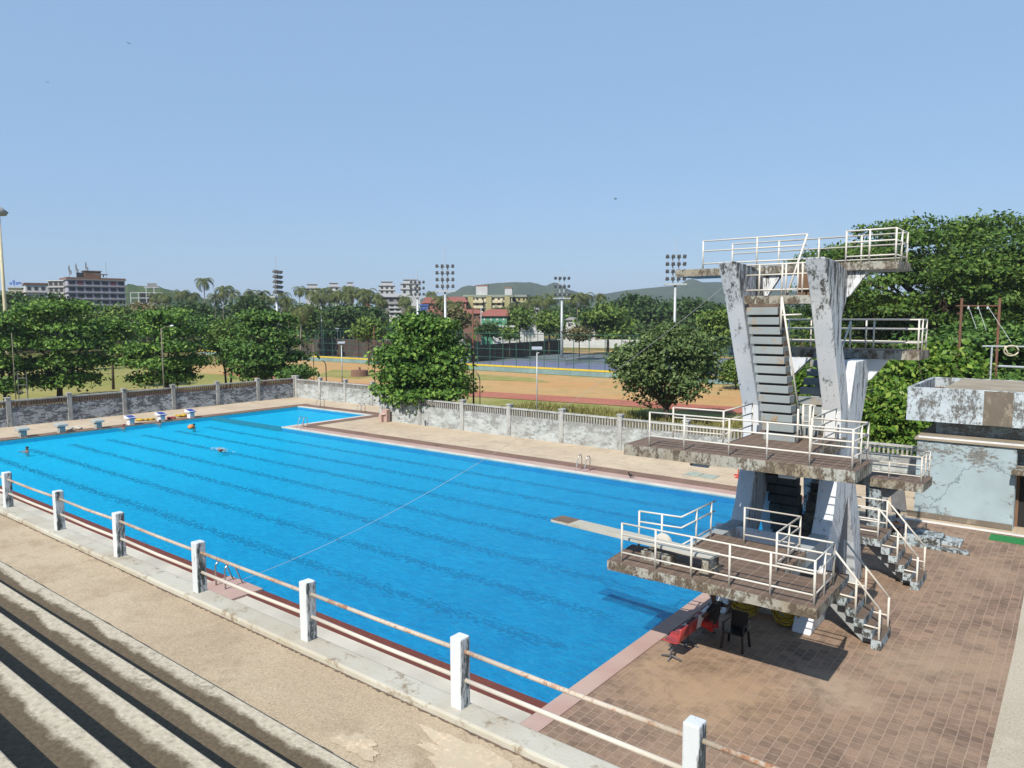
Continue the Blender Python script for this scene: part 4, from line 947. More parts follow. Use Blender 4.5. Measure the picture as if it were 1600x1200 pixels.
# ================================================================== blue building at the right
BL = thing('pool_building', 'light blue cracked building with a mouldy overhanging upper slab at the right edge', 'building', (0, 36, 0))
BX1 = 12
mb = MB(); mb.box(-5.45, -2.0, 34.35, 40, 0, 3.30); mb.build('wall', 'building', BL)
mb = MB(); mb.box(-2.0, BX1, 35.2, 40, 0, 3.30); mb.build('wall', 'building', BL)
mb = MB(); mb.box(-5.55, BX1, 34.25, 40.1, 3.30, 3.40); mb.build('ledge_roof', 'roof', BL, bevel=.01)
mb = MB(); mb.box(-5.4, BX1, 34.3, 34.36, 3.40, 3.46); mb.build('parapet_edge', 'white', BL)
mb = MB(); mb.box(-5.0, BX1, 35.85, 40, 3.41, 4.0); mb.build('recess_wall', 'building', BL)
mb = MB(); mb.box(-6.05, BX1, 35.15, 35.3, 3.98, 5.42)
mb.box(-6.05, -5.9, 35.3, 41.5, 3.98, 5.42); mb.box(-6.05, BX1, 41.35, 41.5, 3.98, 5.42)
mb.box(-5.9, BX1, 35.3, 41.35, 3.98, 4.1)
mb.build('upper_slab', 'building_top', BL, bevel=.01)
mb = MB(); mb.box(-4.75, BX1, 35.3, 41.35, 5.28, 5.40); mb.build('upper_roof', 'roof', BL)
mb = MB(); mb.box(-5.9, -4.76, 35.3, 41.35, 4.6, 4.95); mb.build('planter_soil', 'rust_brick', BL)
mb = MB(); mb.box(-3.25, -2.25, 35.135, 35.16, 4.0, 5.40); mb.build('bare_patch', 'mud', BL)
mb = MB(); mb.box(-2.0, -1.98, 34.5, 35.2, 0, 3.2); mb.build('door_reveal', 'building', BL)
mb = MB(); mb.box(-1.9, 0.6, 35.15, 35.21, 0.02, 2.3); mb.build('doorway', 'void', BL)
mb = MB(); mb.box(-2.1, 3, 33.8, 35.25, 2.32, 2.5); mb.build('door_canopy', 'edge', BL, bevel=.02)
mb = MB(); mb.box(-1.99, -1.88, 35.08, 35.2, 0, 2.3); mb.build('door_frame', 'rust_brick', BL)
mb = MB(); mb.box(-5.7, -2.0, 34.28, 34.34, 0.02, .24); mb.build('plinth', 'mud', BL)
mb = MB(); mb.box(-5.9, 3, 33.62, 33.72, 0, .05); mb.build('white_line', 'white', BL)
mb = MB(); mb.obox((-6.15, 34.9, .45), (.25, .15, 0), (0, .04, 0), (-.1, .2, .42)); tag(mb.build('stacked_board', 'ironpaint', loc=(-6.1, 34.9, 0)), 'dark board leaning against the left end of the blue building', 'board')

# ================================================================== TREES
def leaves_mesh(name, blobs, n, size, mat, seed, flat=.0, cluster=16, spread=1.7, shell=.72, up=.5):
    """cloud of leaf quads gathered in clumps over overlapping lobes"""
    g = np.random.default_rng(seed); B = np.array(blobs, float)
    w = (B[:, 3]*B[:, 4]+B[:, 4]*B[:, 5]+B[:, 3]*B[:, 5]); w /= w.sum()
    nc = max(4, n//cluster); bi = g.choice(len(B), nc, p=w)
    d = g.normal(size=(nc, 3)); d /= np.linalg.norm(d, axis=1)[:, None]
    d[:, 2] = np.where(g.random(nc) < .25, d[:, 2], np.abs(d[:, 2])*(1) - .15)
    r = shell+(1.04-shell)*g.random(nc)**.6
    cc = B[bi, :3]+d*B[bi, 3:6]*r[:, None]
    li = np.repeat(np.arange(nc), cluster); N = len(li)
    off = g.normal(size=(N, 3))*size*spread; off[:, 2] *= .45
    c = cc[li]+off
    nrm = d[li]*.55+g.normal(size=(N, 3))*.55; nrm[:, 2] += up; nrm /= np.linalg.norm(nrm, axis=1)[:, None]
    t = np.cross(nrm, g.normal(size=(N, 3))); t /= np.linalg.norm(t, axis=1)[:, None]; b = np.cross(nrm, t)
    s = size*(.6+.8*g.random(N))[:, None]
    V = np.empty((N, 4, 3)); V[:, 0] = c-t*s*.62; V[:, 1] = c-b*s*.36+t*s*.08-nrm*s*.08; V[:, 2] = c+t*s*.62; V[:, 3] = c+b*s*.36+t*s*.08-nrm*s*.08
    me = bpy.data.meshes.new(name)
    me.vertices.add(N*4); me.vertices.foreach_set('co', V.reshape(-1).astype(np.float32))
    me.loops.add(N*4); me.loops.foreach_set('vertex_index', np.arange(N*4, dtype=np.int32))
    me.polygons.add(N); me.polygons.foreach_set('loop_start', np.arange(0, N*4, 4, dtype=np.int32))
    me.polygons.foreach_set('loop_total', np.full(N, 4, dtype=np.int32))
    me.materials.append(MT[mat]); me.update(calc_edges=True); return me
def trunk_mesh(name, h, r, limbs, seed, lean=0):
    """h: height where the crown starts; limbs: tips"""
    g = random.Random(seed); mb = MB()
    top = Vector((lean, 0, h)); mb.tube([(0, 0, -.3), (lean*.3, .05, h*.4), top], [r*1.25, r, r*.8], 9)
    for t in limbs:
        t = Vector(t); m1 = top.lerp(t, .35)+Vector((g.uniform(-.3, .3), g.uniform(-.3, .3), .15)); m2 = top.lerp(t, .7)+Vector((g.uniform(-.4, .4), g.uniform(-.4, .4), .2))
        mb.tube([top-Vector((0, 0, .2)), m1, m2, t], [r*.6, r*.42, r*.25, r*.08], 6)
        for k in range(3):
            e = m2+Vector((g.uniform(-1, 1), g.uniform(-1, 1), g.uniform(.1, 1)))*(t-top).length*.3
            mb.tube([m1.lerp(m2, .4+.2*k), (m1+e)/2+Vector((0, 0, .1)), e], [r*.2, r*.12, r*.04], 5)
    me_o = mb.build(name, 'bark', smooth=True); me = me_o.data; bpy.data.objects.remove(me_o); return me
def add_mesh(name, me, parent):
    o = bpy.data.objects.new(name, me); COL.objects.link(o); o.parent = parent; return o
def make_tree(loc, H, Rr, hb, kind, label, cat='tree', group=None, leaf=.34, n=6500, mat='leaf_almond', seed=1, layers=4, lean=0, stems=1, shape='round', name='broadleaf_tree', sy=1.0):
    """H crown top, hb crown base, Rr crown radius (all metres above loc)"""
    g = random.Random(seed); o = thing(name, label, cat, loc, group)
    blobs = []
    if shape == 'tier':                                   # sea-almond: storeys of flat branches
        for i in range(layers):
            t = i/(layers-1); z = hb+.5+(H-hb-1.2)*t; rr = Rr*(1.0-.32*t**2.6)*(.72 if i == 0 else 1)
            k = max(4, int(7*(1-t*.5)))
            for j in range(k):
                a = 6.28*j/k+g.uniform(-.4, .4); q = rr*g.uniform(.45, .72)
                blobs.append((q*math.cos(a), q*math.sin(a)*sy, z+g.uniform(-.35, .35), rr*g.uniform(.34, .5), rr*g.uniform(.34, .5)*sy, (H-hb)/layers*.34*g.uniform(.8, 1.2)))
        blobs.append((0, 0, H-.9, Rr*.38, Rr*.38*sy, .9))
    elif shape == 'umbrella':                             # rain tree: wide clouds
        for j in range(layers*9):
            a = g.uniform(0, 6.28); q = Rr*math.sqrt(g.random())*.88; dome = H-(H-hb)*.50*(q/Rr)**2
            lev = (0, .13, .27, .42, .58)[j % 5]; z = dome-lev*(H-hb)-g.uniform(0, .04)*(H-hb)
            if z < hb: z = hb+g.uniform(0, .1)*(H-hb)
            rr = Rr*g.uniform(.12, .22); blobs.append((q*math.cos(a), q*math.sin(a)*sy, z, rr, rr, (H-hb)*g.uniform(.030, .058)))
    else:
        blobs.append((0, 0, (H+hb)/2, Rr*.62, Rr*.62*sy, (H-hb)*.40))
        for j in range(layers*4):
            a = g.uniform(0, 6.28); e = g.uniform(-.8, 1); q = Rr*.62*math.cos(e*1.2)
            blobs.append((q*math.cos(a), q*math.sin(a)*sy, (H+hb)/2+e*(H-hb)*.34, Rr*g.uniform(.24, .42), Rr*g.uniform(.24, .42)*sy, (H-hb)*g.uniform(.13, .2)))
    add_mesh('crown', leaves_mesh('crown', blobs, n, leaf, mat, seed), o)
    tips = [b[:3] for b in blobs[::max(1, len(blobs)//9)]]
    h0 = hb+(H-hb)*.12
    for s_ in range(stems):
        me = trunk_mesh('trunk', h0, max(.12, Rr*.055), tips[s_::stems], seed+s_, lean+.5*s_)
        t_ = add_mesh('trunk', me, o)
        if s_: t_.location = (.7*s_, .2, 0)
    return o
def tree_px(px_, ytop, ybot, hw, d, z0=GZ, **kw):
    q = at(px_, (ytop+ybot)/2, d); k = FOC/d; ytop += .8*kw.get('leaf', .34)*k; hw = max(hw*.6, hw*.92-1.2*kw.get('leaf', .34)*k)
    horizon_z = lambda py: at(px_, py, d).z
    return make_tree((q.x, q.y, z0), horizon_z(ytop)-z0, hw/k, max(.3, horizon_z(ybot)-z0), kind='t', **kw)
TB = dict(shape='tier', leaf=.36)
tree_px(2, 486, 612, 52, 76, label='dark broad-leaved tree cut by the left edge behind the left wall', seed=11, n=6500, **TB)
tree_px(88, 470, 600, 86, 80, label='large tiered tree behind the left wall below the unfinished flats', seed=12, n=13000, layers=5, **TB)
tree_px(172, 494, 532, 42, 92, label='lower spreading tree between the two largest trees behind the left wall', seed=27, n=4500, layers=3, **TB)
tree_px(258, 480, 597, 80, 84, label='large dark tree behind the left wall with the grey lamp post in front', seed=13, n=12000, layers=5, **TB)
tree_px(350, 488, 592, 38, 92, label='slender pale-green tree with two trunks behind the left wall', seed=14, n=4200, mat='leaf_mid', shape='round', leaf=.3, stems=2, layers=4)
tree_px(412, 484, 588, 72, 84, label='dense dark tree above the corner of the walls with a short trunk', seed=15, n=12000, mat='leaf_almond2', layers=5, **TB)
tree_px(462, 568, 590, 34, 82, label='small dark spreading bush beside the wall corner', seed=16, n=2600, mat='leaf_almond2', shape='tier', leaf=.34, layers=3)
tree_px(660, 490, 634, 84, 60, label='big glossy rounded tree just behind the far wall with leaves down to its balustrade', seed=17, n=24000, layers=8, mat='leaf_almond', shape='tier', leaf=.30)
tree_px(1042, 488, 656, 104, 62, label='big dusty green tree behind the far wall left of the diving tower', seed=18, n=20000, layers=6, mat='leaf_dusty', shape='round', leaf=.27)
tree_px(1120, 470, 560, 42, 112, label='light green feathery tree behind the left leg of the diving tower', seed=19, n=4500, mat='leaf_mid', shape='round', leaf=.4)
tree_px(1150, 560, 640, 30, 90, label='small green tree seen through the gap beside the leaning tower leg', seed=20, n=2800, mat='leaf_mid', shape='round', leaf=.32)
# right side
make_tree(tuple(at(1480, 560, 78).xy)+(GZ,), 19.3, 16.5, 6.5, 't', 'huge rain tree towering over the blue building at the right', seed=21, n=66000, leaf=.33, mat='leaf_rain', shape='umbrella', layers=16, name='rain_tree')
make_tree(tuple(at(1640, 560, 66).xy)+(GZ,), 16.5, 9.5, 4, 't', 'tall dark tree cut by the right edge behind the pipe frame', seed=22, n=24000, leaf=.33, mat='leaf_rain', shape='umbrella', layers=11, name='rain_tree')
make_tree(tuple(at(1340, 560, 84).xy)+(GZ,), 11.2, 9, 1.5, 't', 'dense mid-height tree behind the tower between the two fins and the rain tree', seed=23, n=19000, leaf=.34, mat='leaf_rain', shape='tier', layers=7)
make_tree(tuple(at(1530, 560, 58).xy)+(GZ,), 9.0, 7.5, .5, 't', 'dark undergrowth tree under the rain tree', seed=24, n=14000, leaf=.34, mat='leaf_almond2', shape='round', layers=5)
def bush(cx, cy, Rx, Ry, H, label, n, leaf, mat, seed, name='leafy_bush'):
    o = thing(name, label, 'bush', (cx, cy, GZ)); g = random.Random(seed); blobs = []
    for j in range(16):
        a = g.uniform(0, 6.28); q = math.sqrt(g.random())*.75; blobs.append((q*math.cos(a)*Rx, q*math.sin(a)*Ry, H*g.uniform(.3, .78)*(1-.25*q), Rx*.32, Ry*.42, H*.24))
    add_mesh('foliage', leaves_mesh('foliage', blobs, n, leaf, mat, seed, cluster=9, spread=1.5, up=.35), o)
    mb = MB()
    for j in range(7):
        a = g.uniform(0, 6.28); mb.tube([(cx, cy, GZ-.2), (cx+math.cos(a)*Rx*.3, cy+math.sin(a)*Ry*.3, GZ+H*.35), (cx+math.cos(a)*Rx*.6, cy+math.sin(a)*Ry*.6, GZ+H*.75)], [.09, .06, .02], 6)
    mb.build('stem', 'bark', o, smooth=True); return o
q = at(1480, 600, 45); bush(q.x, q.y, 4.0, 1.9, 8.2, 'tall broad-leaved bush with yellow-green leaves behind the blue building', 13000, .30, 'leaf_bush', 31)
q = at(1385, 640, 41); bush(q.x, q.y, 1.7, 1.4, 5.9, 'broad-leaved bush between the tower stair and the blue building', 5200, .28, 'leaf_bush', 32)
q = at(1262, 640, 52); bush(q.x, q.y, 2.4, 1.4, 6.2, 'bright broad-leaved bush seen between the fins of the tower', 3600, .34, 'leaf_bush', 33)
q = at(1590, 600, 42); bush(q.x, q.y, 2.2, 1.2, 6.0, 'low yellow-green creeper heap under the pipe frame at the right edge', 2600, .26, 'leaf_bush', 34)
for k, (px_, py_, s_, lb) in enumerate(((872, 640, .9, 'small round bush in the grass behind the far wall, the left one'), (912, 642, 1.1, 'small round bush in the grass behind the far wall, the right one'))):
    q = at(px_, py_, 54); bush(q.x, q.y, s_, s_*.8, 1.9, lb, 700, .2, 'leaf_mid', 40+k)
# tufts of tall grass behind the far wall
g = np.random.default_rng(5); N = 16000
x = g.uniform(-45, -8, N); y = 41+g.random(N)**1.3*19; hh = g.uniform(.2, .7, N)
V = np.empty((N, 3, 3)); a = g.uniform(0, 6.28, N); ww = .05+g.random(N)*.05; lx = g.normal(0, .12, N); ly = g.normal(0, .12, N)
V[:, 0] = np.stack([x-np.cos(a)*ww, y-np.sin(a)*ww, np.full(N, GZ)], 1); V[:, 1] = np.stack([x+np.cos(a)*ww, y+np.sin(a)*ww, np.full(N, GZ)], 1); V[:, 2] = np.stack([x+lx, y+ly, GZ+hh], 1)
me = bpy.data.meshes.new('tall_grass'); me.from_pydata(V.reshape(-1, 3).tolist(), [], np.arange(N*3).reshape(-1, 3).tolist()); me.materials.append(mat_leaf('grass_blades', (.13, .15, .04), (.26, .25, .08), (.42, .38, .17), .8, .3))
o = bpy.data.objects.new('tall_grass', me); COL.objects.link(o); tag(o, 'tall yellowish grass growing behind the far wall', 'grass', kind='stuff')

# ---- mid and far trees
FT = dict(shape='round')
far = [  # px, ytop, ybot, halfwidth, depth, n, leaf, mat, shape, label
 (30, 458, 500, 60, 190, 4200, .9, 'leaf_dark', 'umbrella', 'grey-green wide tree far left in front of the white flats'),
 (92, 461, 500, 44, 175, 3600, .8, 'leaf_dark', 'umbrella', 'dark domed rain tree directly below the unfinished flats'),
 (182, 478, 500, 26, 150, 2400, .6, 'leaf_mid', 'umbrella', 'bright flat-topped tree right of the dark dome below the unfinished flats'),
 (228, 470, 500, 32, 180, 2400, .8, 'leaf_brown', 'round', 'brownish open tree below the concrete frame building'),
 (66, 464, 492, 14, 120, 1200, .5, 'leaf_mid', 'round', 'light green tree top rising above the big tiered tree on the left'),
 (300, 470, 510, 38, 185, 2600, .8, 'leaf_dark', 'round', 'dark tree among the palms left of the middle of the skyline'),
 (388, 462, 500, 34, 180, 2600, .8, 'leaf_dark', 'umbrella', 'wide dark tree left of the leftmost flood mast'),
 (360, 500, 535, 30, 130, 2200, .6, 'leaf_almond2', 'round', 'dark tree top behind the slender two-trunked tree'),
 (478, 470, 540, 22, 165, 1500, .7, 'leaf_mid', 'round', 'mid green tree beside the tall palm at the court corner'),
 (548, 470, 528, 62, 190, 6200, .8, 'leaf_dark', 'umbrella', 'big dark dome-shaped tree behind the courts, left of centre'),
 (575, 492, 534, 30, 135, 2600, .5, 'leaf_mid', 'round', 'light open-leaved tree beside the court fence left of the glossy tree'),
 (660, 485, 520, 34, 185, 2600, .8, 'leaf_dark', 'round', 'dark tree between the two middle flood masts'),
 (716, 478, 520, 26, 175, 2000, .7, 'leaf_brown', 'round', 'brownish tree left of the green house'),
 (762, 504, 528, 22, 165, 1800, .6, 'leaf_dark', 'round', 'dark bushy tree in front of the green house'),
 (812, 480, 520, 20, 180, 1800, .7, 'leaf_mid', 'round', 'loose green tree right of the green house'),
 (796, 512, 532, 14, 155, 1000, .5, 'leaf_mid', 'round', 'small bright tree by the court fence below the green house'),
 (858, 484, 522, 26, 170, 2600, .6, 'leaf_mid', 'round', 'bright green tree left of the flood mast by the courts'),
 (905, 510, 535, 24, 150, 1800, .5, 'leaf_brown', 'round', 'low yellowish tree right of the flood mast by the courts'),
 (950, 474, 528, 50, 168, 5600, .65, 'leaf_mid', 'umbrella', 'broad bright green tree behind the courts left of the dusty tree'),
 (1000, 463, 505, 62, 230, 4600, 1.0, 'leaf_dark', 'umbrella', 'long dark flat-topped wood edge below the right hill, left part'),
 (1080, 466, 505, 52, 225, 4200, 1.0, 'leaf_dark', 'umbrella', 'long dark flat-topped tree below the right hill beside the right flood mast'),
 (1190, 480, 560, 44, 150, 4200, .65, 'leaf_almond2', 'round', 'dark tree behind the steep stair of the tower'),
 (240, 490, 520, 30, 160, 1800, .7, 'leaf_almond2', 'round', 'green tree behind the large dark tree with the lamp post'),
 (318, 492, 520, 26, 150, 1700, .6, 'leaf_almond2', 'round', 'green tree right of the large dark tree with the lamp post'),
 (134, 486, 510, 26, 150, 1700, .6, 'leaf_mid', 'round', 'low green tree between the dark dome and the bright flat-topped tree'),
]
for k, (px_, yt, yb, hw, d, n_, lf, mt, sh, lb) in enumerate(far):
    q0 = at(px_, yb, d); z0 = terr_h(q0.x, q0.y)
    tree_px(px_, yt, max(yb, 505), hw, d, z0=z0, label=lb, seed=100+k, n=n_, leaf=lf, mat=mt, shape=sh, layers=4)

# far wood on the rise (uncountable)
g = np.random.default_rng(9); B = []
for k in range(900):
    az = g.uniform(-42, 42); d = g.uniform(215, 330) if k % 3 else g.uniform(330, 480)
    dirv = (FW*math.cos(R(az))+RT*math.sin(R(az))); x, y = dirv.x*d, dirv.y*d
    pxv = 800+FOC*math.tan(R(az)); low = 1.0
    if 60 < pxv < 260: low = .5
    if 590 < pxv < 720: low = .72
    if 720 <= pxv < 850: low = .5
    h = g.uniform(8, 12.5)*low*(1 if d < 300 else .75); B.append((x, y, terr_h(x, y)+h*.45, g.uniform(4, 8), g.uniform(4, 8), h*.55))
me = leaves_mesh('far_wood', B, 85000, 1.2, 'leaf_dark', 9, cluster=12, spread=1.6, shell=.6)
o = bpy.data.objects.new('far_wood', me); COL.objects.link(o); tag(o, 'dense dark belt of trees on the rise behind the sports ground', 'woodland', kind='stuff')

# ---- palms
def palm_mesh(seed):
    g = random.Random(seed); mb = MB(); H = 12
    mb.tube([(0, 0, -1), (.15, 0, 3), (.5, .1, 7), (.8, .1, H)], [.26, .19, .16, .14], 7)
    t = mb.build('trunk', 'palmbark', smooth=True); tm = t.data; bpy.data.objects.remove(t)
    mb = MB(); nf = 24
    for i in range(nf):
        a = 6.283*i/nf+g.uniform(-.2, .2); el = g.uniform(-.35, 1.1); L = g.uniform(3.4, 4.6); d = Vector((math.cos(a), math.sin(a), 0)); s_ = Vector((-d.y, d.x, 0))
        P_ = []; p = Vector((.8, .1, H)); ang = el
        for k in range(8):
            P_.append(p.copy()); p = p+(d*math.cos(ang)+Vector((0, 0, math.sin(ang))))*L/7; ang -= .30+.05*k*.6
        for k in range(7):
            w = L*.22*math.sin(math.pi*(k+.8)/8.2)+.08; p0, p1 = P_[k], P_[k+1]
            for sg in (-1, 1):
                for q in range(3):
                    a0 = p0.lerp(p1, q/3); a1 = p0.lerp(p1, (q+.85)/3); tip = a0+s_*sg*w*g.uniform(.8, 1.1)+(p1-p0)*.7-Vector((0, 0, w*.55))
                    mb.add([a0, a1, tip], [(0, 1, 2)])
    c = mb.build('crown', 'leaf_palm', fixn=False); cm = c.data; bpy.data.objects.remove(c)
    return tm, cm
PM = [palm_mesh(s) for s in (1, 2, 3, 4)]
palms = [  # px, crown centre y, depth, scale, label
 (322, 443, 230, 1.0, 'tallest lone coconut palm standing above the skyline left of the middle'),
 (283, 462, 230, 1.0, 'coconut palm left of the tallest lone palm'), (262, 466, 215, .9, 'coconut palm just right of the concrete frame building'),
 (305, 465, 240, .95, 'coconut palm at the left foot of the tallest lone palm'), (348, 456, 225, 1.05, 'coconut palm just right of the tallest lone palm'),
 (368, 462, 235, 1.0, 'coconut palm, second to the right of the tallest lone palm'), (396, 460, 240, .9, 'coconut palm left of the leftmost flood mast, above the wide dark tree'),
 (441, 466, 190, .95, 'coconut palm immediately right of the leftmost flood mast'), (455, 474, 175, .9, 'yellowish coconut palm near the leftmost flood mast'),
 (471, 488, 150, 1.0, 'nearer coconut palm with a visible trunk behind the dense corner tree'), (468, 455, 240, .9, 'coconut palm behind and above the nearer palm with the visible trunk'),
 (488, 462, 215, 1.0, 'coconut palm in front of the leftmost small white house on the skyline'), (508, 459, 220, 1.05, 'coconut palm right of the leftmost small white house on the skyline'),
 (527, 462, 225, .95, 'coconut palm below the second small white house on the skyline'), (541, 455, 235, 1.0, 'tall coconut palm right of the second small white house'),
 (556, 457, 230, 1.0, 'coconut palm in the tight group above the dark dome tree, left one'), (566, 461, 225, .95, 'coconut palm in the tight group above the dark dome tree, middle one'),
 (580, 460, 230, 1.05, 'coconut palm in the tight group above the dark dome tree, right one'),
 (638, 470, 215, .95, 'coconut palm left of the second flood mast'), (645, 486, 190, .8, 'low coconut palm at the foot of the second flood mast'),
 (690, 472, 200, .9, 'coconut palm beside the tallest flood mast over the red roofs'), (675, 463, 240, .85, 'coconut palm between the second and the tallest flood mast'),
 (718, 480, 185, .95, 'coconut palm over the red roofs left of the cream flats'),
 (790, 488, 190, .85, 'coconut palm in front of the right wing of the cream flats'), (815, 482, 195, .85, 'coconut palm in front of the grey block beside the cream flats'),
 (842, 470, 215, .9, 'coconut palm right of the grey block'), (862, 467, 220, 1.0, 'coconut palm left of the flood mast by the courts'),
 (892, 470, 225, .9, 'coconut palm right of the flood mast by the courts'), (908, 468, 220, .95, 'coconut palm in the pair below the saddle of the hills, left one'),
 (921, 466, 225, 1.0, 'coconut palm in the pair below the saddle of the hills, right one'), (938, 466, 240, .85, 'small coconut palm below the saddle of the hills, last on the right'),
 (415, 462, 230, .9, 'coconut palm just left of the leftmost flood mast'), (425, 470, 215, .85, 'coconut palm whose crown touches the leftmost flood mast from the left'),
 (498, 469, 205, .9, 'coconut palm between the two palms in front of the leftmost small white house'), (518, 466, 215, .9, 'coconut palm in the gap between the first two small white houses'),
 (534, 464, 212, .95, 'coconut palm right below the second small white house, lower of the pair'), (548, 468, 208, .85, 'low coconut palm under the tiny white house on the skyline'),
 (573, 468, 214, .9, 'coconut palm hanging over the small bright red house'), (588, 466, 225, .95, 'coconut palm left of the white stepped house on the skyline'),
 (600, 476, 205, .75, 'low coconut palm in front of the grey house with flat awnings'), (240, 466, 235, .85, 'coconut palm in front of the right end of the concrete frame building'),
 (335, 467, 230, .9, 'coconut palm between the tallest lone palm and its right neighbour'), (378, 470, 220, .9, 'lower coconut palm above the wide dark tree left of the leftmost flood mast'),
 (700, 478, 195, .8, 'coconut palm in front of the long salmon house'), (828, 478, 205, .85, 'coconut palm against the plain grey block'),
 (852, 475, 205, .85, 'coconut palm low between two taller ones left of the flood mast by the courts')]
for k, (px_, py_, d, sc, lb) in enumerate(palms):
    q = at(px_, py_-4, d); z0 = terr_h(q.x, q.y); s_ = max(.45, (q.z-z0)/12.0)
    o = thing('coconut_palm', lb, 'palm tree', (q.x-.8*sc, q.y, z0), 'coconut palms on the skyline', rnd.uniform(0, 6.28))
    tm, cm = PM[k % 4]; a = add_mesh('trunk', tm, o); b_ = add_mesh('crown', cm, o)
    a.scale = (sc, sc, s_); b_.scale = (sc, sc, sc); b_.location = (0, 0, 12*(s_-sc))

# ---- hills
def hill(name, pts, d, depth, base=-8, seed=1, mat='wood'):
    """ridge whose skyline passes pts (px, py) at distance d"""
    g = np.random.default_rng(seed); n = 90; xs = np.linspace(pts[0][0], pts[-1][0], n); ys = np.interp(xs, [p[0] for p in pts], [p[1] for p in pts])
    ys = ys+np.convolve(g.normal(0, 1.1, n+4), np.ones(5)/5, 'valid')
    v = []; rows = [(-1, .0), (-.75, .3), (-.5, .62), (-.25, .88), (0, 1), (.4, .75), (1, 0)]
    for (t, hf) in rows:
        for x_, y_ in zip(xs, ys):
            q = at(x_, y_, d); f = Vector((q.x, q.y, 0)); dirv = f.normalized(); p = f+dirv*t*depth
            wob = 1+.12*math.sin(x_*.09+t*5)+.08*math.sin(x_*.031+t*3) if 0 < hf < 1 else 1
            v.append((p.x, p.y, base+(q.z-base)*hf*wob))
    f = [(i*n+j, i*n+j+1, (i+1)*n+j+1, (i+1)*n+j) for i in range(len(rows)-1) for j in range(n-1)]
    mb = MB(); mb.add(v, f); return tag(mb.build(name, mat, smooth=True, fixn=True), kind='structure')
MT['hillmat'] = mat_ground('hill_scrub', (.055, .080, .045), (.072, .098, .055), (.034, .052, .032), .006, .035, fine=.12)
hill('hill', [(640, 475), (690, 462), (720, 452), (760, 443), (800, 441), (830, 441), (870, 449), (900, 456), (940, 465), (990, 474)], 1500, 500, seed=2, mat='hillmat')
hill('hill', [(870, 474), (930, 463), (980, 453), (1040, 447), (1100, 441), (1140, 442), (1200, 450), (1300, 462), (1500, 474)], 1700, 520, seed=3, mat='hillmat')
hill('hill', [(150, 470), (180, 454), (200, 444), (215, 446), (250, 450), (275, 454), (300, 461), (330, 470)], 650, 120, base=0, seed=4, mat='wood')
hill('hill', [(-80, 448), (-20, 452), (20, 456), (60, 466), (100, 474)], 900, 200, base=0, seed=5, mat='wood')

# ================================================================== BUILDINGS far off
def facing(px_, d, yaw=0):
    """frame at px: u = right as seen, w = away"""
    f = Vector((ray(px_, 500).x, ray(px_, 500).y, 0)).normalized(); f = Matrix.Rotation(R(yaw), 3, 'Z') @ f
    return Vector((f.y, -f.x, 0)), f
def block(name, label, px0, px1, ytop, ybot, d, depth, floors, bays, wallm, yaw=0, slabm=None, winm='c_window', winh=.5, winw=.62, roof=None, extra=None, cat='building'):
    c = at((px0+px1)/2, ytop, d); zt = c.z; zb = at((px0+px1)/2, ybot, d).z; w = (px1-px0)/FOC*d/ max(.3, math.cos(R(yaw)))
    u, f = facing((px0+px1)/2, d, yaw); o = thing(name, label, cat, (c.x, c.y, zb)); c0 = Vector((c.x, c.y, 0))
    P_ = lambda a, b, z: c0+u*a+f*b+Vector((0, 0, z))
    mb = MB(); mb.obox(P_(0, depth/2, (zt+zb)/2-3), u*w/2, f*depth/2, (0, 0, (zt-zb)/2+3)); mb.build('wall', wallm, o)
    fh = (zt-zb)/floors; bw = w/bays
    wm = MB(); wm.obox(P_(0, 0, 0), u*bw*winw/2, f*.06, (0, 0, fh*winh/2)); 
    for i in range(floors):
        if slabm:
            mb = MB(); mb.obox(P_(0, depth/2, zt-fh*i-.12), u*(w/2+.45), f*(depth/2+.45), (0, 0, .14)); mb.build('floor_slab', slabm, o)
        for j in range(bays):
            q = P_(-w/2+bw*(j+.5), -.03, zt-fh*(i+.52)); mb = MB(); mb.obox(q, u*bw*winw/2, f*.06, (0, 0, fh*winh/2)); mb.build('window', winm if not callable(winm) else winm(i, j), o)
        q0 = P_(w/2+.02, 0, 0)
        for j in range(max(1, int(depth/3.5))):
            q = P_(w/2+.03, depth*(j+.5)/max(1, int(depth/3.5)), zt-fh*(i+.52)); mb = MB(); mb.obox(q, u*.05, f*.6, (0, 0, fh*winh/2)); mb.build('window', 'c_window', o)
    if roof == 'flat':
        mb = MB(); mb.obox(P_(0, depth/2, zt+.3), u*(w/2+.3), f*(depth/2+.3), (0, 0, .18)); mb.build('roof', slabm or wallm, o)
    elif roof:                                            # pitched
        mt, rh = roof; mb = MB(); e = .6
        a, b, c_, d_ = P_(-w/2-e, -e, zt), P_(w/2+e, -e, zt), P_(w/2+e, depth+e, zt), P_(-w/2-e, depth+e, zt)
        r0, r1 = P_(-w/2+w*.12, depth/2, zt+rh), P_(w/2-w*.12, depth/2, zt+rh)
        mb.add([a, b, c_, d_, r0, r1], [(0, 1, 5, 4), (1, 2, 5), (2, 3, 4, 5), (3, 0, 4), (3, 2, 1, 0)]); mb.build('roof', mt, o)
    if extra: extra(o, P_, w, zt, fh)
    return o
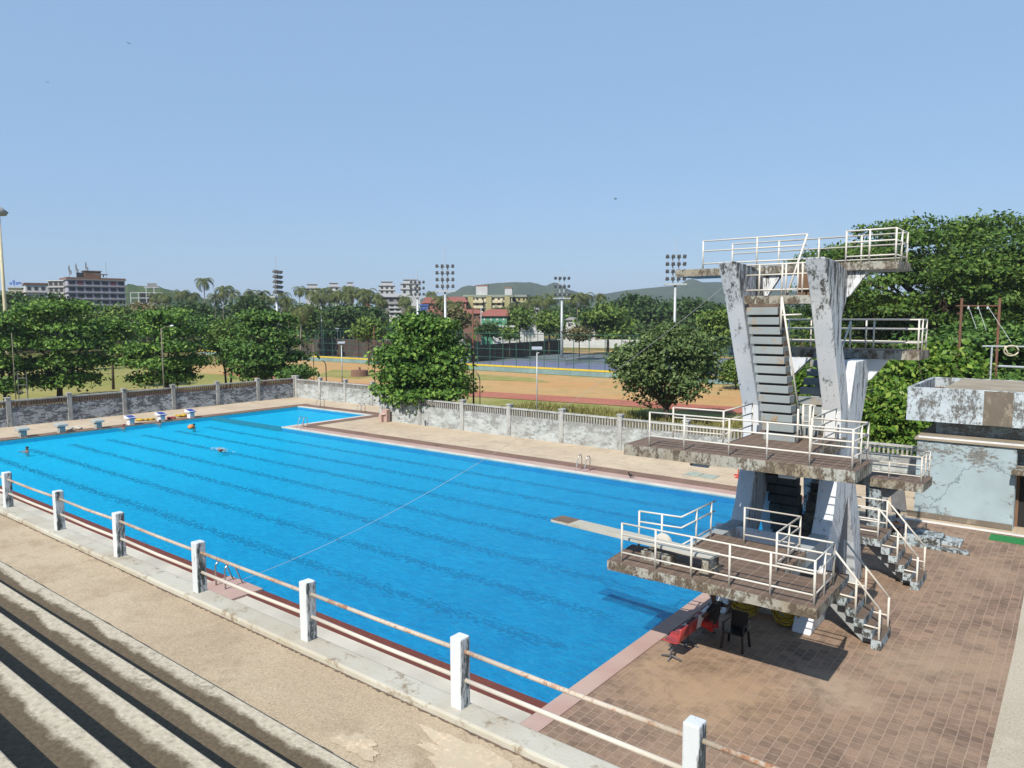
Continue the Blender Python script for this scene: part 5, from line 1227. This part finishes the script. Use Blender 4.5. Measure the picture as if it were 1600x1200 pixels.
def ex_unf(o, P_, w, zt, fh):
    # brown penthouse, tank rooms, red parapet and antennas
    mb = MB(); mb.obox(P_(0, 6, zt+.3), Vector(P_(1, 0, 0)-P_(0, 0, 0))*(w/2+.3), Vector(P_(0, 1, 0)-P_(0, 0, 0))*6.3, (0, 0, .35)); mb.build('parapet', 'c_brick', o)
    u = P_(1, 0, 0)-P_(0, 0, 0); f = P_(0, 1, 0)-P_(0, 0, 0)
    mb = MB(); mb.obox(P_(-w*.05, 3, zt+1.8), u*2.6, f*2, (0, 0, 1.2)); mb.build('tank_room', 'rust_brick', o)
    mb = MB(); mb.obox(P_(-w*.05, 3, zt+3.1), u*3.0, f*2.2, (0, 0, .12)); mb.build('tank_roof', 'c_dim', o)
    mb = MB(); mb.obox(P_(w*.1, 3, zt+2.0), u*2.2, f*2, (0, 0, .12)); mb.obox(P_(w*.16, 3, zt+1.5), u*.15, f*.15, (0, 0, .5)); mb.build('shelter', 'c_dim', o)
    for k, a in enumerate((-.44, -.32, -.15, .2)):
        mb = MB(); hh = (5.0, 5.6, 6.3, 6.6)[k]
        mb.tube([P_(w*a, 2, zt), P_(w*a, 2, zt+hh)], .12 if k < 3 else .06, 5)
        if k < 3:
            mb.obox(P_(w*a, 2, zt+hh-1.4), u*.22, f*.1, (0, 0, .9)); mb.obox(P_(w*a+.5, 2, zt+hh-2.6), u*.2, f*.1, (0, 0, .7))
        mb.build('antenna', 'c_dim', o)
    for k in range(6):
        mb = MB(); q = P_(w*(-.30+.035*k), 2, zt+1.6); mb.obox(q, u*.4, f*.4, (0, 0, .8)); mb.build('water_tank', 'c_window', o)
wf = lambda i, j: 'c_redwin' if (i == 0 and j in (1, 5)) else 'c_window'
block('apartment_building', 'large unfinished grey block of flats with open floors, brown roof room and antennas', 112, 190, 437, 487, 260, 13, 5, 7, 'c_violet', 12, 'c_dim', wf, .52, .72, extra=ex_unf)
block('apartment_building', 'left corner wing of the unfinished flats with brick and bare columns', 78, 112, 438, 487, 258, 12, 5, 5, 'c_dim', -38, 'c_pale', 'c_window', .55, .6)
block('apartment_building', 'lower brick-topped wing left of the unfinished flats', 43, 80, 444, 470, 290, 10, 2, 4, 'c_pale', 5, 'c_brick', 'c_window', .4, .5, 'flat')
block('apartment_building', 'pale low flats with a white end wall at the far left of the town', 16, 46, 451, 475, 300, 10, 2, 3, 'c_cream', 0, None, 'c_window', .35, .3, 'flat')
mb = MB(); q = at(23, 443, 300)
for k, (a, b, h) in enumerate(((-1.5, 0, .8), (-.3, .4, 1.5), (.9, 0, 1.0), (1.9, .2, .7))): mb.obox(q+RT*a*1.1+Vector((0, 0, b)), RT*.45, FW*.1, (0, 0, h*.6))
mb.obox(q+RT*3.6, RT*.9, FW*.1, (0, 0, .12)); mb.tube([q+Vector((0, 0, -2.5)), q+Vector((0, 0, -.3))], .1, 5); mb.tube([q+RT*4+Vector((0, 0, -2.5)), q+RT*4], .1, 5)
tag(mb.build('rooftop_sign', 'c_signblue', loc=q), 'small blue rooftop sign on the pale low flats at the far left', 'sign')
def ex_frame(o, P_, w, zt, fh): pass
def frame_building(label, px0, px1, ytop, ybot, d, floors, bays):
    c = at((px0+px1)/2, ytop, d); zt = c.z; zb = at((px0+px1)/2, ybot, d).z; w = (px1-px0)/FOC*d; u, f = facing((px0+px1)/2, d); o = thing('concrete_frame_building', label, 'building', (c.x, c.y, zb)); c0 = Vector((c.x, c.y, 0))
    fh = (zt-zb)/floors
    for i in range(floors+1):
        ww = w*(.5 if i == floors else 1); off = w*.18 if i == floors else 0
        mb = MB(); mb.obox(c0+u*off+f*4+Vector((0, 0, zb+fh*i)), u*ww/2, f*4, (0, 0, .18)); mb.build('floor_slab', 'c_pale', o)
    for i in range(floors):
        for j in range(bays+1):
            a = -w/2+w*j/bays
            if i == floors-1 and not (-w*.07 <= a <= w*.43): continue
            mb = MB(); mb.obox(c0+u*a+f*.2+Vector((0, 0, zb+fh*(i+.5))), u*.18, f*.18, (0, 0, fh/2)); mb.build('column', 'c_pale', o)
    mb = MB(); mb.obox(c0+u*w*.1+f*4+Vector((0, 0, zb+fh)), u*w*.3, f*2, (0, 0, fh*.9)); mb.build('core', 'c_dim', o)
    mb = MB(); mb.obox(c0+u*w*.2+f*4+Vector((0, 0, zt+.9)), u*w*.15, f*2, (0, 0, .9)); mb.build('roof_room', 'c_dim', o)
frame_building('bare concrete frame building with open columns between the unfinished flats and the palms', 206, 250, 449, 474, 300, 3, 4)
smalls = [(478, 498, 450, 462, 330, 2, 3, 'c_white', 'c_grey', 'small white house on the skyline, leftmost of the row above the palms'),
          (513, 530, 448, 460, 340, 2, 2, 'c_white', 'c_grey', 'small white house on the skyline, second of the row above the palms'),
          (541, 553, 447, 457, 340, 1, 2, 'c_white', 'c_grey', 'tiny white house on the skyline between tall palms'),
          (593, 616, 446, 460, 330, 2, 3, 'c_white', 'c_grey', 'white stepped house on the skyline left of the second flood mast'),
          (627, 656, 443, 460, 320, 2, 3, 'c_white', 'c_grey', 'larger white house on the skyline behind the second flood mast')]
for (a, b, yt, yb, d, fl, by, wm, rm, lb) in smalls:
    def ex(o, P_, w, zt, fh):
        u = P_(1, 0, 0)-P_(0, 0, 0); f = P_(0, 1, 0)-P_(0, 0, 0)
        mb = MB(); mb.obox(P_(0, 4, zt+.9), u*w*.36, f*2, (0, 0, .7)); mb.build('roof_room', 'c_white', o)
        mb = MB(); mb.obox(P_(0, 4, zt+1.8), u*w*.42, f*2.4, (0, 0, .12)); mb.build('roof_canopy', 'c_grey', o)
    block('white_house', lb, a, b, yt, yb, d, 8, fl, by, wm, 0, rm, 'c_window', .45, .4, extra=ex)
block('house', 'grey house with flat awnings below the white skyline houses', 594, 640, 464, 484, 250, 9, 2, 4, 'c_dim', 8, 'c_grey', 'c_window', .5, .5, ('c_grey', 1.2))
block('house', 'narrow grey balcony house in front of the palms, left of the second flood mast', 608, 626, 474, 494, 225, 7, 3, 2, 'c_pale', 0, 'c_grey', 'c_window', .4, .6, 'flat')
block('house', 'small bright red house among the palms above the dark dome tree', 566, 578, 470, 480, 240, 7, 1, 2, 'c_redroof', 0, None, 'c_window', .3, .4, ('c_redroof', .8))
block('house', 'salmon house with a red pitched roof right of the second flood mast', 666, 690, 474, 486, 235, 8, 1, 3, 'c_salmon', 10, None, 'c_window', .4, .35, ('c_redroof', 2))
block('house', 'long salmon house with a red roof under the tallest flood mast', 690, 728, 472, 484, 235, 9, 1, 5, 'c_salmon', -6, None, 'c_window', .4, .35, ('c_redroof', 1.8))
block('shed', 'small shed with a bright blue front beside the red-roofed houses', 656, 668, 478, 486, 225, 4, 1, 2, 'c_signblue', 0, None, 'c_window', .2, .3, 'flat', cat='shed')
block('house', 'low red-roofed building between the tallest flood mast and the green house', 724, 752, 490, 500, 205, 8, 1, 4, 'c_brick', 0, None, 'c_window', .4, .35, ('c_redroof', 1.2))
def ex_cream(o, P_, w, zt, fh):
    u = P_(1, 0, 0)-P_(0, 0, 0); f = P_(0, 1, 0)-P_(0, 0, 0)
    for a, hw, hh in ((-.14, 1.9, 1.6), (.42, 1.2, 1.2)):
        mb = MB(); mb.obox(P_(w*a, 4, zt+.4+hh), u*hw, f*2, (0, 0, hh)); mb.build('roof_tower', 'c_white', o)
        mb = MB(); mb.obox(P_(w*a, 4, zt+.45+2*hh), u*(hw+.25), f*2.2, (0, 0, .1)); mb.build('tower_cap', 'c_salmon', o)
    for a in (-.36, .02, .40):
        mb = MB(); mb.obox(P_(w*a, -.5, zt-fh*2.2), u*w*.055, f*.5, (0, 0, fh*2.2)); mb.build('stair_bay', 'c_olive', o)
    for i in range(4):
        for a in (-.2, .2):
            mb = MB(); mb.obox(P_(w*a, -.8, zt-fh*(i+.95)), u*w*.10, f*.8, (0, 0, .45)); mb.build('balcony', 'c_cream', o)
block('apartment_building', 'cream and olive four-storey flats with two white roof towers in front of the left hill', 725, 800, 463, 497, 240, 11, 4, 9, 'c_cream', -4, 'c_greenroof', 'c_window', .42, .38, 'flat', ex_cream)
block('apartment_building', 'right wing of the cream flats with a flat green-grey roof', 800, 822, 463, 497, 250, 10, 4, 3, 'c_olive', -10, 'c_greenroof', 'c_window', .42, .38, 'flat')
block('apartment_building', 'plain grey block just right of the cream flats', 822, 842, 468, 497, 255, 10, 4, 3, 'c_pale', 10, 'c_grey', 'c_window', .45, .5, 'flat')
block('house', 'green house with a dull red gable roof in front of the cream flats', 752, 792, 494, 514, 180, 7, 2, 4, 'c_green', -14, None, 'c_white', .3, .25, ('c_redroof', 1.7))
block('house', 'low white shed wall below the green house', 770, 802, 512, 520, 172, 4, 1, 3, 'c_white', 0, None, 'c_pale', .2, .2, 'flat')
block('house', 'low pale building right of the green house', 812, 850, 494, 506, 200, 6, 1, 5, 'c_pale', 0, 'c_dim', 'c_window', .35, .3, 'flat')
block('house', 'small pinkish building behind the palms right of the flood mast by the courts', 884, 930, 500, 514, 210, 6, 1, 4, 'c_pale', 0, None, 'c_window', .35, .35, ('c_dim', .8))

# ================================================================== masts, poles, fences
def flood_mast(px_, ybase, ytop, d, label, turn=0, rows=4, cols=4, hw=13, headh=42, rod=28, lean=0):
    top = at(px_, ytop, d); k = FOC/d; o = thing('flood_mast', label, 'floodlight', (top.x, top.y, GZ), 'stadium flood masts')
    zt = top.z; hh = headh/k; u, f = facing(px_, d, turn); c0 = Vector((top.x, top.y, 0)); s_ = hw/k
    mb = MB(); mb.tube([c0+Vector((0, 0, terr_h(top.x, top.y)-.5)), c0+Vector((0, 0, zt-hh))], .24*d/150+.09, 10, 0, .16*d/150+.06); mb.build('mast', 'galv', o, smooth=True)
    mb = MB(); mb.obox(c0+Vector((0, 0, zt-hh)), u*s_*1.15, f*.5, (0, 0, .12)); mb.build('service_platform', 'galv', o)
    mb = MB()
    for t in (-.25, .25): mb.tube([c0+u*t*s_+Vector((0, 0, zt-hh)), c0+u*t*s_*1.3+Vector((0, 0, zt))], .10*d/150+.03, 6)
    for r_i in range(rows):
        z = zt-hh*.78*r_i/max(1, rows-1)-.2; mb.tube([c0-u*s_*.95+Vector((0, 0, z)), c0+u*s_*.95+Vector((0, 0, z))], .05*d/150+.02, 5)
    mb.tube([c0+Vector((0, 0, zt)), c0+Vector((0, 0, zt+rod/k))], .04*d/150+.02, 5); fr_ = mb.build('frame', 'galv', o)
    for r_i in range(rows):
        z = zt-hh*.78*r_i/max(1, rows-1)-.2
        for c_i in range(cols):
            if cols == 4 and rows > 3 and r_i == rows-1 and c_i in (0, 3): pass
            a = -.88+1.76*c_i/(cols-1); q = c0+u*a*s_-f*.35+Vector((0, 0, z+.1)); w_ = s_*.155
            mb = MB(); mb.obox(q, u*w_, f*.22+Vector((0, 0, .1)), Vector((0, 0, w_*.9))-f*.25, 0); mb.obox(q-f*.28+Vector((0, 0, -.1)), u*w_*.8, f*.03, Vector((0, 0, w_*.7))-f*.15, 1)
            mb.build('lamp', ['ironpaint', 'lampglass'], fr_)
    return o
flood_mast(695, 515, 415, 135, 'tallest central flood mast with four rows of lamps above the glossy tree', 0, 4, 4, 14, 40, 30)
flood_mast(1056, 500, 400, 115, 'flood mast at the left of the highest diving platform with a lightning rod', 8, 4, 4, 15, 44, 26)
flood_mast(878, 552, 434, 158, 'flood mast standing beside the tennis courts', 10, 3, 4, 12, 32, 14)
flood_mast(652, 505, 440, 160, 'smaller flood mast left of the tallest one, in front of the white house', 0, 3, 4, 11, 24, 16)
flood_mast(431, 505, 424, 150, 'flood mast seen edge-on above the dense corner tree', 68, 5, 4, 14, 40, 24)
# big lighting mast at the left edge
q = at(7, 470, 105); t_ = at(0, 325, 105)
o = thing('lighting_mast', 'very tall cream tapered lighting mast at the left edge of the picture', 'lighting mast', (q.x, q.y, GZ))
mb = MB(); mb.tube([(q.x, q.y, GZ-.5), (q.x, q.y, t_.z-1)], .30, 14, 0, .16); mb.build('mast', 'c_cream', o, smooth=True)
mb = MB(); mb.tube([(q.x, q.y, t_.z-1.2), (q.x, q.y, t_.z-.7), (q.x, q.y, t_.z)], [.9, 1.2, .3], 14); mb.build('lamp_head', 'c_grey', o, smooth=True)
def street_lamp(px_, ybase, ytop, d, label, kind='solar', mt='galv', r=.05):
    b0 = at(px_, ybase, d); t0 = at(px_, ytop, d); o = thing('street_lamp', label, 'street lamp', (b0.x, b0.y, GZ)); zt = t0.z
    mb = MB(); mb.tube([(b0.x, b0.y, GZ), (b0.x, b0.y, zt)], r, 8, 0, r*.8); mb.build('pole', mt, o, smooth=True)
    if kind == 'solar':
        mb = MB(); mb.obox((b0.x, b0.y, zt+.08), RT*.45, FW*.28+Vector((0, 0, .13)), (0, 0, .02)); mb.build('solar_panel', 'lampglass', o)
        mb = MB(); mb.obox(Vector((b0.x, b0.y, zt-.35))-FW*.3+RT*.1, RT*.07, FW*.22, (0, 0, .03)); mb.build('lamp_head', 'white', o)
    else:
        e = Vector((b0.x, b0.y, zt))+RT*.9+Vector((0, 0, .25)); mb = MB(); mb.tube([(b0.x, b0.y, zt-.1), Vector((b0.x, b0.y, zt))+RT*.4+Vector((0, 0, .15)), e], .035, 6); am_ = mb.build('arm', mt, o, smooth=True)
        mb = MB(); mb.sphere(e+RT*.15, (.28, .16, .09)); mb.build('lamp_head', 'white', am_, smooth=True)
    return o
street_lamp(839, 640, 545, 64, 'white solar street lamp standing in front of the tennis courts', r=.06)
street_lamp(535, 600, 536, 92, 'grey solar street lamp left of the big glossy tree', r=.07)
street_lamp(1113, 600, 553, 95, 'thin solar lamp behind the dusty tree beside the tower leg', r=.06)
street_lamp(257, 622, 513, 72, 'old street lamp with a curved arm in front of the large dark tree', 'arm', 'palmbark', .075)
street_lamp(527, 516, 514, 170, 'small solar lamp far behind the court fence', r=.07)
def pole(px_, ybase, ytop, d, mt, r, label, name='pole', arch=False):
    b0 = at(px_, ybase, d); zt = at(px_, ytop, d).z; mb = MB()
    z0 = terr_h(b0.x, b0.y)
    if arch:
        mb.tube([(b0.x, b0.y, z0), (b0.x, b0.y, zt-.8)]+[tuple(Vector((b0.x, b0.y, zt-.8))-RT*(.5*(1-math.cos(t)))+Vector((0, 0, .8*math.sin(t)))) for t in (.4, .8, 1.2, 1.57)], r, 6)
    else: mb.tube([(b0.x, b0.y, z0), (b0.x, b0.y, zt)], r, 7, 0, r*.8)
    tag(mb.build(name, mt, loc=(b0.x, b0.y, z0), smooth=True), label, 'pole')
pole(740, 628, 480, 62, 'rustpole', .085, 'tall rusty red-brown pole right of the glossy tree', 'rusty_pole')
pole(750, 625, 580, 60, 'ironpaint', .04, 'dark arched pipe beside the rusty red-brown pole', 'arched_pipe', True)
pole(510, 598, 563, 92, 'ironpaint', .06, 'dark arched pipe by the track left of the grey solar lamp', 'arched_pipe', True)
pole(586, 602, 510, 85, 'rustpole', .07, 'rusty pole at the left side of the glossy tree', 'rusty_pole')
pole(491, 600, 538, 92, 'palmbark', .06, 'thin cream pole right of the dense corner tree', 'thin_pole')
pole(503, 525, 479, 170, 'galv', .12, 'plain grey pole in front of the big dark dome tree', 'thin_pole')
pole(752, 545, 478, 165, 'galv', .08, 'thin mobile mast behind the courts in front of the green house', 'thin_pole')
pole(25, 625, 520, 74, 'palmbark', .05, 'thin wooden pole among the leaves at the left edge', 'thin_pole')
q = at(36, 612, 74)
mb = MB()
for a in (-.45, .45): mb.tube([Vector((q.x, q.y, GZ))+RT*a, Vector((q.x, q.y, 3.1))+RT*a], .05, 6)
for z in (.3, 1.0, 1.7, 2.4): mb.tube([Vector((q.x, q.y, z))-RT*.45, Vector((q.x, q.y, z))+RT*.45], .035, 5)
tag(mb.build('climbing_frame', 'ironpaint', loc=(q.x, q.y, GZ)), 'dark iron ladder frame on the grass behind the left wall', 'frame')
q = ground(562, 588, GZ); mb = MB(); mb.tube([(q.x, q.y, GZ), (q.x, q.y, GZ+.95)], [1.35, 1.3], 18); mb.box(q.x-.12, q.x+.12, q.y-.12, q.y+.12, GZ+.95, GZ+1.4)
tag(mb.build('brick_well', mat_weather('well_brick', (.26, .15, .11), (.14, .08, .06), .5, .6, .5), loc=(q.x, q.y, GZ)), 'round squat brick well on the dirt field beyond the small pool', 'well')

# court fence with low painted wall
def court_fence(x0, x1, y, h, label, gap=2.7):
    o = thing('court_fence', label, 'fence', ((x0+x1)/2, y, GZ))
    mb = MB(); mb.box(x0, x1, y-.15, y+.15, GZ, GZ+.75); mb.build('low_wall', 'teal', o)
    mb = MB(); mb.box(x0, x1, y-.2, y+.2, GZ+.75, GZ+1.02); mb.build('yellow_kerb', 'yellowline', o)
    n_ = int((x1-x0)/gap)
    for i in range(min(n_+1, 99)):
        x = x0+(x1-x0)*i/n_; mb = MB(); mb.tube([(x, y, GZ+1), (x, y, GZ+h)], .06, 6); mb.build('post', 'fencegreen', o)
    for z in (2.3, 3.7, h):
        mb = MB(); mb.tube([(x0, y, GZ+z), (x1, y, GZ+z)], .045, 5); mb.build('rail', 'fencegreen', o)
    mb = MB()
    for i in range(int((x1-x0)/.55)): mb.tube([(x0+i*.55, y+.02, GZ+1), (x0+i*.55, y+.02, GZ+h)], .006, 3)
    for i in range(10): mb.tube([(x0, y+.02, GZ+1+i*(h-1)/10), (x1, y+.02, GZ+1+i*(h-1)/10)], .006, 3)
    mb.build('wire_mesh', 'fencegreen', o)
court_fence(-172, -112, 93.6, 6.2, 'green wire court fence on a low teal wall, part left of the glossy tree')
court_fence(-112, -34, 93.6, 6.2, 'green wire court fence in front of the tennis net, yellow-topped teal wall below')
def screen(a, b, h, mt, label):
    a = Vector((a.x, a.y, 0)); b = Vector((b.x, b.y, 0)); d = (b-a); L = d.length; d.normalize(); nn = Vector((-d.y, d.x, 0)); m_ = (a+b)/2
    o = thing('windscreen_fence', label, 'fence', (m_.x, m_.y, GZ))
    mb = MB(); mb.obox(m_+Vector((0, 0, GZ+h/2)), d*L/2, nn*.02, (0, 0, h/2)); mb.build('screen_cloth', mt, o)
    for i in range(int(L/3)+1):
        q = a+d*i*3; mb = MB(); mb.tube([q+Vector((0, 0, GZ)), q+Vector((0, 0, GZ+h+2.4))], .06, 5); mb.build('post', 'fencegreen', o)
    for z in (h, h+2.4):
        mb = MB(); mb.tube([a+Vector((0, 0, GZ+z)), b+Vector((0, 0, GZ+z))], .045, 5); mb.build('rail', 'fencegreen', o)
screen(G(735, 566), G(880, 552), 3.3, 'screen', 'long brown windscreen fence beside the blue tennis court')
screen(G(470, 554), G(620, 560), 3.9, 'screen', 'brown windscreen fence behind the left-hand courts')
screen(G(1108, 556), G(1170, 560), 4.4, 'screengreen', 'dark green netting fence seen beside the leaning tower leg')
ta = G(884, 571); tb = G(927, 563)
o = thing('tennis_net', 'dark tennis net across the blue court', 'net', (ta.x, ta.y, GZ))
for q in (ta, tb):
    mb = MB(); mb.tube([(q.x, q.y, GZ), (q.x, q.y, GZ+1.15)], .07, 6); mb.build('post', 'ironpaint', o)
mb = MB(); dv = (tb-ta); mb.tube([ta+Vector((0, 0, 1.08)), tb+Vector((0, 0, 1.08))], .04, 5, 1)
for i in range(40): mb.tube([ta+dv*i/40, ta+dv*i/40+Vector((0, 0, 1.05))], .012, 3)
for i in range(8): mb.tube([ta+Vector((0, 0, .1+.13*i)), tb+Vector((0, 0, .1+.13*i))], .012, 3)
mb.build('net', ['ironpaint', 'white'], o)
# low concrete boundary far behind the courts
a = G(470, 541); b_ = G(1000, 545)
mb = MB(); d_ = (Vector((b_.x, b_.y, 0))-Vector((a.x, a.y, 0))); mb.obox((a+b_)/2+Vector((0, 0, 1.2)), d_/2, Vector((-d_.y, d_.x, 0)).normalized()*.15, (0, 0, 1.3))
tag(mb.build('yard_wall', 'c_pale', loc=a), 'long low pale wall behind the tennis courts', 'wall')

# pipe frame and wires at the right
o = thing('transformer_frame', 'rusty H-shaped pipe frame with hanging wires above the creepers at the right', 'pipe frame', tuple(at(1528, 560, 46).xy)+(GZ,))
for px_ in (1498, 1557):
    b0 = at(px_, 560, 46); mb = MB(); mb.tube([(b0.x, b0.y, GZ), (b0.x, b0.y, at(px_, 466, 46).z)], .075, 8)
    for py_ in (490, 520, 541): mb.tube([at(px_, py_, 46)-Vector((0, 0, .05)), at(px_, py_, 46)+Vector((0, 0, .05))], .11, 8)
    mb.build('upright', 'rustpole', o, smooth=True)
mb = MB(); mb.tube([at(1494, 478, 46), at(1562, 478, 46)], .05, 8); mb.build('crossbar', 'rustpole', o)
for a, b in (((1513, 478), (1526, 514)), ((1528, 478), (1541, 516)), ((1543, 478), (1580, 535))):
    mb = MB(); mb.tube([at(a[0], a[1], 46), at(a[0], a[1]+5, 46)], .06, 6); mb.tube([at(a[0], a[1], 46), at(b[0], b[1], 45)], .015, 4); mb.build('wire', 'galv', o)
mb = MB(); mb.tube([at(1535, 541, 43), at(1640, 542, 43)], .05, 8); mb.tube([at(1550, 542, 43), tuple(at(1550, 542, 43).xy)+(GZ,)], .05, 8); mb.tube([at(1630, 542, 43), tuple(at(1630, 542, 43).xy)+(GZ,)], .05, 8)
mb.tube([at(1560, 572, 43), at(1640, 576, 43)], .07, 8)
tag(mb.build('pipe_rail', 'galv', loc=at(1580, 541, 43)), 'horizontal grey pipe rail above the creeper heap at the right edge', 'pipe')
mb = MB(); c_ = at(1580, 548, 42.8); mb.tube([c_+RT*(.42*math.cos(t))+Vector((0, 0, .30*math.sin(t))) for t in [i*.3142 for i in range(21)]], .045, 7); mb.tube([c_-RT*.42+Vector((0, 0, .3)), c_-RT*.2-Vector((0, 0, .15)), c_+RT*.3-Vector((0, 0, .29))], .04, 7)
tag(mb.build('hose_ring', 'c_cream', loc=c_, smooth=True), 'loop of pale hose hanging over the grey pipe at the right edge', 'hose')

# ================================================================== air
HZ = MB(); HZ.box(-2600, 1500, -60, 2700, -14, 110)
mh, nh, lh, bh = newmat('air_haze'); nh.remove(bh)
pv = nh.new('ShaderNodeVolumePrincipled'); pv.inputs['Color'].default_value = (.80, .88, 1, 1); pv.inputs['Density'].default_value = .00019; pv.inputs['Anisotropy'].default_value = .2
lh.new(pv.outputs[0], nh['Material Output'].inputs['Volume'])
hz = HZ.build('haze', mh); tag(hz, kind='stuff')
S.cycles.volume_max_steps = 64
